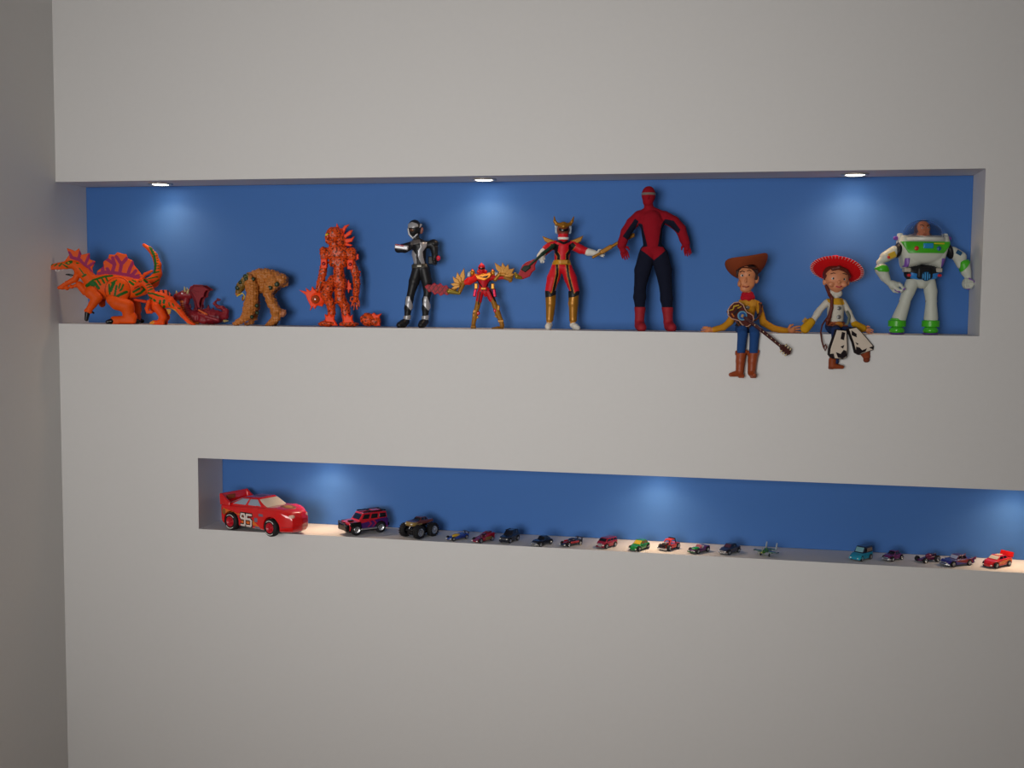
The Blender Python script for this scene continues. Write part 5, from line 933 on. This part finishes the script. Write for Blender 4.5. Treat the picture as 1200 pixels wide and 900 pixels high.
def suv():
    L, W = 100, 46; body = [(-0.48, 12), (-0.5, 31), (0.2, 31), (0.46, 29), (0.49, 26), (0.48, 11)]; cab = [(-0.48, 30), (-0.46, 47), (0.12, 47), (0.24, 30)]
    def ex(t, B, L, W, c):
        pm = mat('purple_decal', (64, 28, 96), rough=0.3)
        t.put('side_graphic', Field(0.8, 0).plate([(-50, 14), (-50, 34), (-30, 33), (0, 29), (24, 26), (22, 14)], 12, 40, 0.5, (0, 2, 1)).shell(B, 0.3), pm, ev=False)
        for x in (-20, -8): t.put('red_flash', Field(0.7, 0).plate([(x+10, 16), (x, 23), (x+6, 31), (x+12, 31), (x+5, 23), (x+14, 16)], 12, 40, 0.3, (0, 2, 1)).shell(B, 0.6), mat('crimson_decal', (176, 22, 50), rough=0.3), ev=False)
        t.put('bull_bar', Field(0.7, 0.8).box((51, 0, 18), (4, 21, 7), 0, 2, (20, 20, 24)).chain([(54, -18, 14, 1.6), (56, -14, 30, 1.6), (56, 14, 30, 1.6), (54, 18, 14, 1.6)]), BLACK)
        t.put('roof_rail', Field(0.7, 0.6).chain([(-44, 15, 49, 1.5), (10, 15, 49, 1.5)]).chain([(-10, -16, 49.5, 1.6), (-10, 16, 49.5, 1.6)]), BLACK); t.put('roof_rail', Field(0.7, 0.6).chain([(-44, -15, 49, 1.5), (10, -15, 49, 1.5)]).chain([(-40, -16, 49.5, 1.6), (-40, 16, 49.5, 1.6)]), BLACK)
        t.put('roof_hatch', Field(0.7).box((-26, 0, 48.5), (10, 10, 1.5), 0, 1, (200, 20, 40)), GLOSS); t.put('hood_vent', Field(0.6).box((36, 4, 31), (6, 5, 1.5), 0, 1, (20, 20, 24)), BLACK)
        for y in (-22, 22): t.put('side_step', Field(0.6).box((0, y, 13), (20, 2, 2), 0, 1), CHROME)
        t.put('fender', Field(0.8, 1).box((33, 21, 25), (13, 3.5, 5), 0, 2, (20, 20, 24)), BLACK); t.put('fender', Field(0.8, 1).box((33, -21, 25), (13, 3.5, 5), 0, 2, (20, 20, 24)), BLACK)
        t.put('rear_bumper', Field(0.8).box((-50, 0, 18), (3, 20, 4), 0, 1.5), BLACK)
    toy_car('red and purple toy off-roader with chrome wheels and roof rack', 'toy car', 427, 624, 62, L, W, body, cab, cw=0.44, tap=0.15, wr=12.5, fx=0.30, rx=-0.30, col=(196, 24, 40), plan=5, spokes=8, ww=11, extra=ex, soft=1.2, rears=[(0.04, 0.30), (0.36, 0.62), (0.68, 0.93)], group=None)
suv()
def monster():
    L, W = 66, 28; body = [(-0.5, 30), (-0.5, 36), (0.1, 37), (0.46, 35), (0.5, 30), (0.47, 26)]; cab = [(-0.3, 35), (-0.2, 43), (0.02, 43), (0.16, 35)]
    def ex(t, B, L, W, c):
        for x in (-21, 21): t.put('axle', Field(0.6).cap((x, -20, 15), (x, 20, 15), 3, 3, (60, 60, 64)), METALP)
        t.put('frame', Field(0.7, 1).chain([(-21, 0, 15, 3), (-10, 0, 24, 4), (10, 0, 24, 4), (21, 0, 15, 3)], (30, 30, 34)).box((0, 0, 26), (22, 9, 3), 0, 1, (30, 30, 34)), BLACK)
        for x in (-21, 21):
            for y in (-10, 10): t.put('shock', Field(0.5).cap((x, y, 17), (x*0.7, y*0.7, 29), 1.6, 1.6, (180, 180, 184)), CHROME)
        t.put('flame_graphic', Field(0.6, 0).plate([(2, 27), (34, 27), (34, 36), (14, 34), (22, 31), (4, 31)], -20, 20, 0.3, (0, 2, 1)).shell(B, 0.4), mat('khaki_decal', (150, 124, 70), rough=0.35), ev=False)
    toy_car('brown and tan toy monster truck on oversized black tyres', 'toy truck', 491, 628, 45, L, W, body, cab, cw=0.42, tap=0.3, wr=14.5, fx=0.32, rx=-0.32, col=(104, 52, 46), plan=5, spokes=8, ww=13, track=21, extra=ex, wells=False, name='toy_truck', tread=True, group=None)
monster()
def wing_ex(colr, z=18, x=-33, w=0.46, arms=True):
    def ex(t, B, L, W, c):
        F = Field(0.5, 0.5); F.box((x*L/66, 0, z), (3.5, w*W, 0.9), 0, 0.5, colr)
        for y in (-0.6, 0.6): F.box((x*L/66, y*w*W, z-3), (2, 0.9, 3.4), 0, 0.4, colr)
        t.put('rear_wing', F, GLOSS)
    return ex
def racer_ex(canopy, cc, wingc, extra_boxes=()):
    def ex(t, B, L, W, c):
        t.put('canopy', Field(0.5, 1).ell(canopy[0], canopy[1], 0, cc), GLOSS)
        wing_ex(wingc)(t, B, L, W, c)
        for nm, cen, hf, cl in extra_boxes: t.put(nm, Field(0.5, 0.6).box(cen, hf, 0, 1, cl), GLOSS)
    return ex
WEDGE = [(-0.46, 5), (-0.48, 14), (-0.2, 14), (0.15, 10), (0.5, 6), (0.5, 3.5)]
toy_car('flat blue toy racer with yellow cockpit, next to the monster truck', 'toy car', 536, 632, 55, 62, 27, WEDGE, None, wr=5.5, col=(28, 60, 150), plan=6, fx=0.36, rx=-0.34, extra=racer_ex(((4, 0, 11), (14, 6, 5)), (200, 160, 40), (36, 40, 60), [('side_pod', (-8, 11, 8), (10, 2, 3), (30, 44, 110)), ('side_pod', (-8, -11, 8), (10, 2, 3), (30, 44, 110))]), c=0.55)
toy_car('dark red wedge-nosed toy racer with raised rear deck', 'toy car', 566, 634.5, 48, 66, 28, [(-0.48, 5), (-0.5, 22), (-0.25, 22), (0.0, 15), (0.3, 11), (0.5, 7), (0.5, 3.5)], None, wr=6.5, col=(142, 20, 44), plan=6, extra=racer_ex(((-4, 0, 15), (12, 6, 6)), (60, 14, 30), (120, 24, 50), [('gold_flank', (-8, 13.4, 10), (12, 0.8, 4), (120, 92, 50)), ('engine_block', (-20, 0, 22), (7, 6, 3), (90, 26, 40))]), c=0.55)
def suv_ex(colr):
    def ex(t, B, L, W, c):
        t.put('grille', Field(0.5).box((L*0.485, 0, 12), (1.6, W*0.26, 2.4), 0, 0.6, (90, 92, 100)), METALP); t.put('front_bumper', Field(0.5, 0.5).box((L*0.49, 0, 6.5), (1.8, W*0.42, 2), 0, 1, colr), METALP)
        t.put('roof_rail', Field(0.5).chain([(-20, W*0.3, 30.5, 0.8), (6, W*0.3, 30.5, 0.8)], (30, 30, 36)), BLACK); t.put('roof_rail', Field(0.5).chain([(-20, -W*0.3, 30.5, 0.8), (6, -W*0.3, 30.5, 0.8)], (30, 30, 36)), BLACK)
    return ex
toy_car('black tall-roofed toy off-road wagon beside the dark red wedge-nosed racer', 'toy car', 597, 634.5, 34, 64, 30, [(-0.48, 6), (-0.5, 18), (0.2, 18.5), (0.46, 16.5), (0.5, 12), (0.49, 5)], [(-0.48, 17.5), (-0.42, 30), (0.02, 30), (0.2, 17.5)], cw=0.45, tap=0.25, wr=6.8, col=(22, 26, 40), glass=GLASSD, plan=5, extra=suv_ex((50, 52, 62)), c=0.55, rears=[(0.05, 0.3), (0.35, 0.6), (0.66, 0.92)])
def bump_ex(z, colr=(196, 204, 196)):
    def ex(t, B, L, W, c):
        t.put('chrome_bumper', Field(0.5, 1).chain([(L*0.44, -W*0.46, z, 1.6), (L*0.51, -W*0.25, z, 1.9), (L*0.51, W*0.25, z, 1.9), (L*0.44, W*0.46, z, 1.6)], colr), CHROME); t.put('grille', Field(0.5, 0.4).box((L*0.48, 0, z+3.6), (1.8, W*0.25, 1.6), 0, 0.8, (170, 180, 160)), CHROME)
        t.put('rear_bumper', Field(0.5, 1).cap((-L*0.5, -W*0.4, z), (-L*0.5, W*0.4, z), 1.4, 1.4, colr), CHROME)
    return ex
toy_car('black rounded old-style toy sedan with shiny chrome front bumper', 'toy car', 635, 638.5, 42, 68, 28, [(-0.5, 4), (-0.49, 11), (-0.35, 15), (0.1, 16), (0.36, 14.5), (0.5, 9), (0.48, 3.5)], [(-0.42, 13), (-0.2, 23.5), (0.02, 23.5), (0.14, 14)], cw=0.38, wr=6, col=(18, 20, 32), extra=bump_ex(6), plan=8, c=0.55, soft=3)
toy_car('black toy roadster with red cockpit and low rear wing', 'toy car', 669, 639, 50, 64, 28, WEDGE, None, wr=6, col=(40, 42, 48), plan=6, fx=0.3, rx=-0.33, extra=racer_ex(((-4, 0, 13), (14, 8, 6)), (34, 36, 60), (40, 30, 40), [('red_flank', (-2, 12.6, 10.5), (14, 1.8, 2.6), (180, 34, 40)), ('red_flank', (-2, -12.6, 10.5), (14, 1.8, 2.6), (180, 34, 40)), ('hood_stripe', (16, 0, 10.6), (10, 3, 1), (150, 30, 36))]), c=0.55)
def van_ex(t, B, L, W, c):
    t.put('grille', Field(0.5).box((L*0.49, 0, 9), (1.8, W*0.2, 4.6), 0, 1, (196, 196, 200)), CHROME); t.put('front_bumper', Field(0.5).box((L*0.49, 0, 4.6), (2.2, W*0.45, 1.4), 0, 0.8, (120, 30, 50)), GLOSS)
    t.put('roof_panel', Field(0.5).box((-6, 0, 25.2), (17, W*0.3, 0.9), 0, 0.5, (120, 18, 40)), GLOSS)
toy_car('boxy crimson toy van with silver grille', 'toy van', 711, 641, 42, 56, 30, [(-0.5, 4), (-0.5, 17), (0.36, 16.5), (0.48, 13), (0.5, 4)], [(-0.5, 16), (-0.47, 25), (0.2, 25), (0.38, 16)], cw=0.45, tap=0.2, wr=6.4, col=(150, 20, 48), extra=van_ex, plan=5, c=0.55, name='toy_van', rears=[(0.06, 0.32), (0.38, 0.62), (0.68, 0.92)])
toy_car('bright green toy car with yellow windshield', 'toy car', 749, 644, 36, 66, 30, [(-0.5, 5), (-0.48, 15), (0.1, 16), (0.38, 12.5), (0.5, 8), (0.49, 3.5)], [(-0.44, 14), (-0.26, 25), (0.0, 25.5), (0.24, 14)], cw=0.42, wr=6.5, col=(24, 132, 58), glass=mat('smoky_gold_window', (120, 100, 44), rough=0.12, coat=0.5), wind=mat('amber_window', (206, 176, 50), rough=0.12, coat=0.5), plan=8, c=0.55, soft=2.5)
def rod_ex(t, B, L, W, c):
    t.put('roll_bar', Field(0.5, 0.4).chain([(-16, -10, 14, 1.5), (-12, -9, 27, 1.5), (-12, 9, 27, 1.5), (-16, 10, 14, 1.5)], (30, 30, 34)), BLACK); t.put('windscreen_frame', Field(0.5, 0.4).chain([(12, -10, 15, 1.3), (4, -8, 24, 1.3), (4, 8, 24, 1.3), (12, 10, 15, 1.3)], (222, 60, 34)), GLOSS)
    t.put('engine', Field(0.5, 0.8).box((17, 0, 16), (7, 5.5, 3), 0, 1, (90, 86, 84)).cap((14, 4, 19), (20, 4, 19), 1.4, 1.4).cap((14, -4, 19), (20, -4, 19), 1.4, 1.4), METALP); t.put('front_bumper', Field(0.5, 0.6).box((L*0.5, 0, 6), (2, W*0.44, 2.4), 0, 1, (220, 214, 206)), CHROME); t.put('grille', Field(0.5).box((L*0.485, 0, 11), (1.6, W*0.3, 2.2), 0, 0.8, (40, 40, 44)), BLACK)
    t.put('roof_plate', Field(0.5, 0.5).box((-4, 0, 25), (9, 9, 1.2), 0, 0.8, (226, 60, 32)), GLOSS)
toy_car('orange-red toy buggy with open engine and white front bumper', 'toy car', 784, 643.5, 38, 62, 32, [(-0.45, 6), (-0.46, 15), (0.0, 15), (0.3, 13), (0.48, 10), (0.48, 5)], None, wr=7.5, fx=0.3, rx=-0.32, col=(216, 52, 34), extra=rod_ex, plan=7, c=0.55, ww=8, lights=False)
toy_car('open-top toy roadster in green and purple with small seats', 'toy car', 819, 647, 42, 62, 28, [(-0.48, 5), (-0.5, 15), (-0.25, 16), (-0.1, 12), (0.1, 12.5), (0.36, 11), (0.5, 7), (0.49, 3.5)], None, wr=6.5, col=(84, 34, 90), extra=lambda t, B, L, W, c: (t.put('green_hood', Field(0.5, 1).ell((12, 0, 11.5), (13, 9, 4), 0, (40, 150, 66)), GLOSS), t.put('windscreen', Field(0.5, 0.3).plate([(2, 12), (-3, 19), (-1.6, 19), (4, 12)], -9, 9, 0.5, (0, 2, 1), (150, 60, 90)), GLOSS), t.put('seat', Field(0.5, 0.6).box((-8, 5, 13), (3, 3, 4), 0, 1, (196, 190, 196)), PLASTIC), t.put('seat', Field(0.5, 0.6).box((-8, -5, 13), (3, 3, 4), 0, 1, (150, 60, 120)), PLASTIC), t.put('front_bumper', Field(0.5, 0.6).box((31, 0, 5), (1.6, 12, 1.6), 0, 1, (26, 90, 50)), GLOSS)), plan=7, c=0.55)
toy_car('dark blue-grey toy coupe with silver front edge, beside the toy plane', 'toy car', 855, 648, 38, 66, 28, SED, SEDC, cw=0.4, wr=6, col=(38, 42, 66), wind=mat('plum_window', (70, 34, 56), rough=0.12, coat=0.5), extra=bump_ex(5.5, (190, 196, 210)), plan=8, c=0.55, soft=2.5, m=GLOSS)
def plane():
    t = Car('toy_plane', 'green toy propeller plane with two upright tail fins', 'toy plane', 898, 651, 24, None, 0.8); G = (62, 112, 40); D = (52, 64, 66)
    B = Field(0.5, 1.2); B.chain([(-30, 0, 12, 2), (-14, 0, 13, 4), (2, 0, 14, 5.4), (18, 0, 13, 5), (25, 0, 12.5, 3.4)], G); B.cap((4, 0, 17), (-6, 0, 17), 4, 3, (88, 132, 50)); t.put('fuselage', B, GLOSS)
    for s in (-1, 1):
        w_ = t.put('wing', Field(0.5, 0.4).plate([(12, s*3), (6, s*33), (-3, s*33), (-6, s*3)], 10.6, 12.6, 0.7, (0, 1, 2), (70, 104, 66)), GLOSS); t.put('wing_tip', Field(0.5, 0.3).plate([(8, s*29), (6.5, s*33.5), (-3.5, s*33.5), (-4, s*29)], 10.2, 13, 0.5, (0, 1, 2), D), GLOSS, w_)
        t.put('gun_pod', Field(0.5, 0.5).cap((12, s*17, 10), (-4, s*17, 10), 2, 2, (130, 150, 140)), GLOSS)
        t.put('tail_fin', Field(0.5, 0.3).plate([(-24, 12), (-31, 29), (-36, 29), (-34, 12)], s*14-0.9, s*14+0.9, 0.5, (0, 2, 1), (196, 204, 206)), GLOSS)
        t.put('landing_strut', Field(0.5).cap((8, s*12, 11), (8, s*12, 5), 1, 1, (90, 90, 94)), METALP); t.wheel(8, s*12, 4, 2.6, CHROME)
    t.put('tailplane', Field(0.5, 0.3).plate([(-24, -16), (-24, 16), (-33, 16), (-33, -16)], 11.4, 12.8, 0.5, (0, 1, 2), G), GLOSS); t.put('tail_wheel_strut', Field(0.5).cap((-28, 0, 11), (-29, 0, 1.4), 1.2, 1.4, (60, 60, 60)), BLACK)
    p = t.put('propeller', Field(0.4, 0.5).cap((26, 0, 12.5), (29, 0, 12.5), 1.8, 1.0, (200, 200, 80)), GLOSS)
    for a in (80, 200, 320): c, s = math.cos(math.radians(a)), math.sin(math.radians(a)); t.put('blade', Field(0.4, 0.3).cap((27.6, 0, 12.5), (27.6, 13*c, 12.5+13*s if s > 0 else 12.5+11*s), 0.9, 0.8, (150, 156, 120)), GLOSS, p)
plane()
toy_car('turquoise and black toy panel van', 'toy van', 1009, 655.5, 36, 62, 32, [(-0.5, 4), (-0.5, 18), (0.2, 18), (0.4, 15), (0.5, 10), (0.48, 3.5)], [(-0.5, 17), (-0.47, 33), (0.04, 33), (0.2, 17)], cw=0.42, tap=0.1, wr=6.5, col=(30, 140, 170), roof=(20, 34, 58), glass=GLASSD, wind=mat('aqua_window', (120, 170, 180), rough=0.12, coat=0.5), plan=7, c=0.55, soft=2, name='toy_van', rears=[(0.62, 0.92)],
        extra=lambda t, B, L, W, c: (t.put('front_fender', Field(0.5, 1.5).cap((20, 12, 9), (28, 12, 7), 5, 3.4, (40, 170, 196)), GLOSS), t.put('front_fender', Field(0.5, 1.5).cap((20, -12, 9), (28, -12, 7), 5, 3.4, (40, 170, 196)), GLOSS), t.put('side_panel', Field(0.55, 0).plate([(-28, 20), (-4, 20), (-4, 29), (-28, 29)], 8, 30, 0.5, (0, 2, 1)).shell(B, 0.5), mat('tan_decal', (130, 112, 96), rough=0.4), ev=False)))
toy_car('purple rounded toy coupe between the turquoise van and the small open-wheeler', 'toy car', 1046, 656, 38, 58, 28, [(-0.5, 4), (-0.48, 12), (-0.3, 15), (0.1, 16), (0.36, 14), (0.5, 8), (0.48, 3.5)], [(-0.4, 13), (-0.22, 23), (0.02, 23), (0.16, 14)], cw=0.38, wr=6, col=(108, 38, 96), extra=bump_ex(5.5, (190, 170, 200)), plan=8, c=0.55, soft=3)
def open_ex(t, B, L, W, c):
    t.put('cockpit', Field(0.5, 1).ell((-4, 0, 13), (9, 5.5, 5), 0, (110, 32, 70)), GLOSS); t.put('engine', Field(0.5, 0.6).box((-16, 0, 13), (6, 4.5, 4.5), 0, 1, (50, 30, 60)), GLOSS)
    for x in (18, -18): t.put('axle', Field(0.5).cap((x, -12, 6.5), (x, 12, 6.5), 1.1, 1.1, (70, 60, 70)), METALP)
toy_car('small dark purple open-wheel toy racer, smallest of the row', 'toy car', 1086.5, 658, 50, 52, 13, [(-0.46, 5), (-0.48, 12), (0.0, 11), (0.44, 7), (0.48, 4)], None, wr=6, rr=7.5, fx=0.33, rx=-0.33, col=(92, 26, 70), extra=open_ex, plan=2, wells=False, sc=0.92, track=12, ww=6, c=0.5, lights=False)
def fin_ex(t, B, L, W, c):
    bump_ex(6.5, (60, 54, 110))(t, B, L, W, c)
    for s in (-1, 1): t.put('tail_fin', Field(0.55, 0.6).plate([(-42, 14), (-44, 22), (-30, 18), (-10, 16.5)], s*17-1.2, s*17+1.2, 0.6, (0, 2, 1), (104, 44, 84)), GLOSS)
    t.put('side_flame', Field(0.6, 0).plate([(-36, 8), (-30, 16), (0, 16), (22, 14), (4, 11), (-8, 8)], 8, 40, 0.4, (0, 2, 1)).shell(B, 0.4), mat('rust_decal', (150, 54, 60), rough=0.3), ev=False)
toy_car('long blue-purple toy cruiser with pale windshield and tail fins', 'toy car', 1121, 662, 50, 84, 36, [(-0.5, 5), (-0.5, 16), (0.1, 17), (0.42, 15), (0.5, 11), (0.48, 4)], [(-0.26, 15.5), (-0.18, 26), (0.06, 26), (0.16, 15.5)], cw=0.4, tap=0.25, wr=7, fx=0.3, rx=-0.28, col=(52, 42, 120), roof=(96, 34, 66), wind=mat('white_blue_window', (186, 190, 214), rough=0.15), extra=fin_ex, plan=8, c=0.65, soft=1.6)
def small_red(t, B, L, W, c):
    F = Field(0.6, 0.6); F.plate([(-40, 20), (-42, 32), (-39, 33), (-33, 21)], -17, 17, 1.2, (0, 2, 1), (220, 26, 26)); t.put('rear_wing', F, GLOSS)
    t.put('side_flame', Field(0.6, 0).plate([(-38, 18), (-20, 18), (2, 17), (20, 9), (-4, 9), (-16, 14), (-36, 12)], 8, 40, 0.4, (0, 2, 1)).shell(B, 0.4), MATS['orange_decal'], ev=False)
    t.put('roof_badge', Field(0.6, 0).plate([(-14, -6), (2, -6), (2, 6), (-14, 6)], 20, 40, 1).shell(B, 0.5), mat('cream_decal', (214, 190, 150), rough=0.3), ev=False)
toy_car('small red toy race car with tall rear wing at the right end of the shelf', 'toy car', 1168, 663.5, 38, 80, 36, [(-0.48, 6), (-0.5, 20), (-0.3, 21), (0.1, 19.5), (0.36, 16.5), (0.49, 10), (0.48, 4)], [(-0.38, 19), (-0.18, 28), (0.06, 28), (0.24, 18)], cw=0.42, tap=0.35, wr=7.2, fx=0.3, rx=-0.3, col=(204, 26, 34), wind=MATS['pale_windshield'], extra=small_red, plan=10, c=0.65, soft=3)
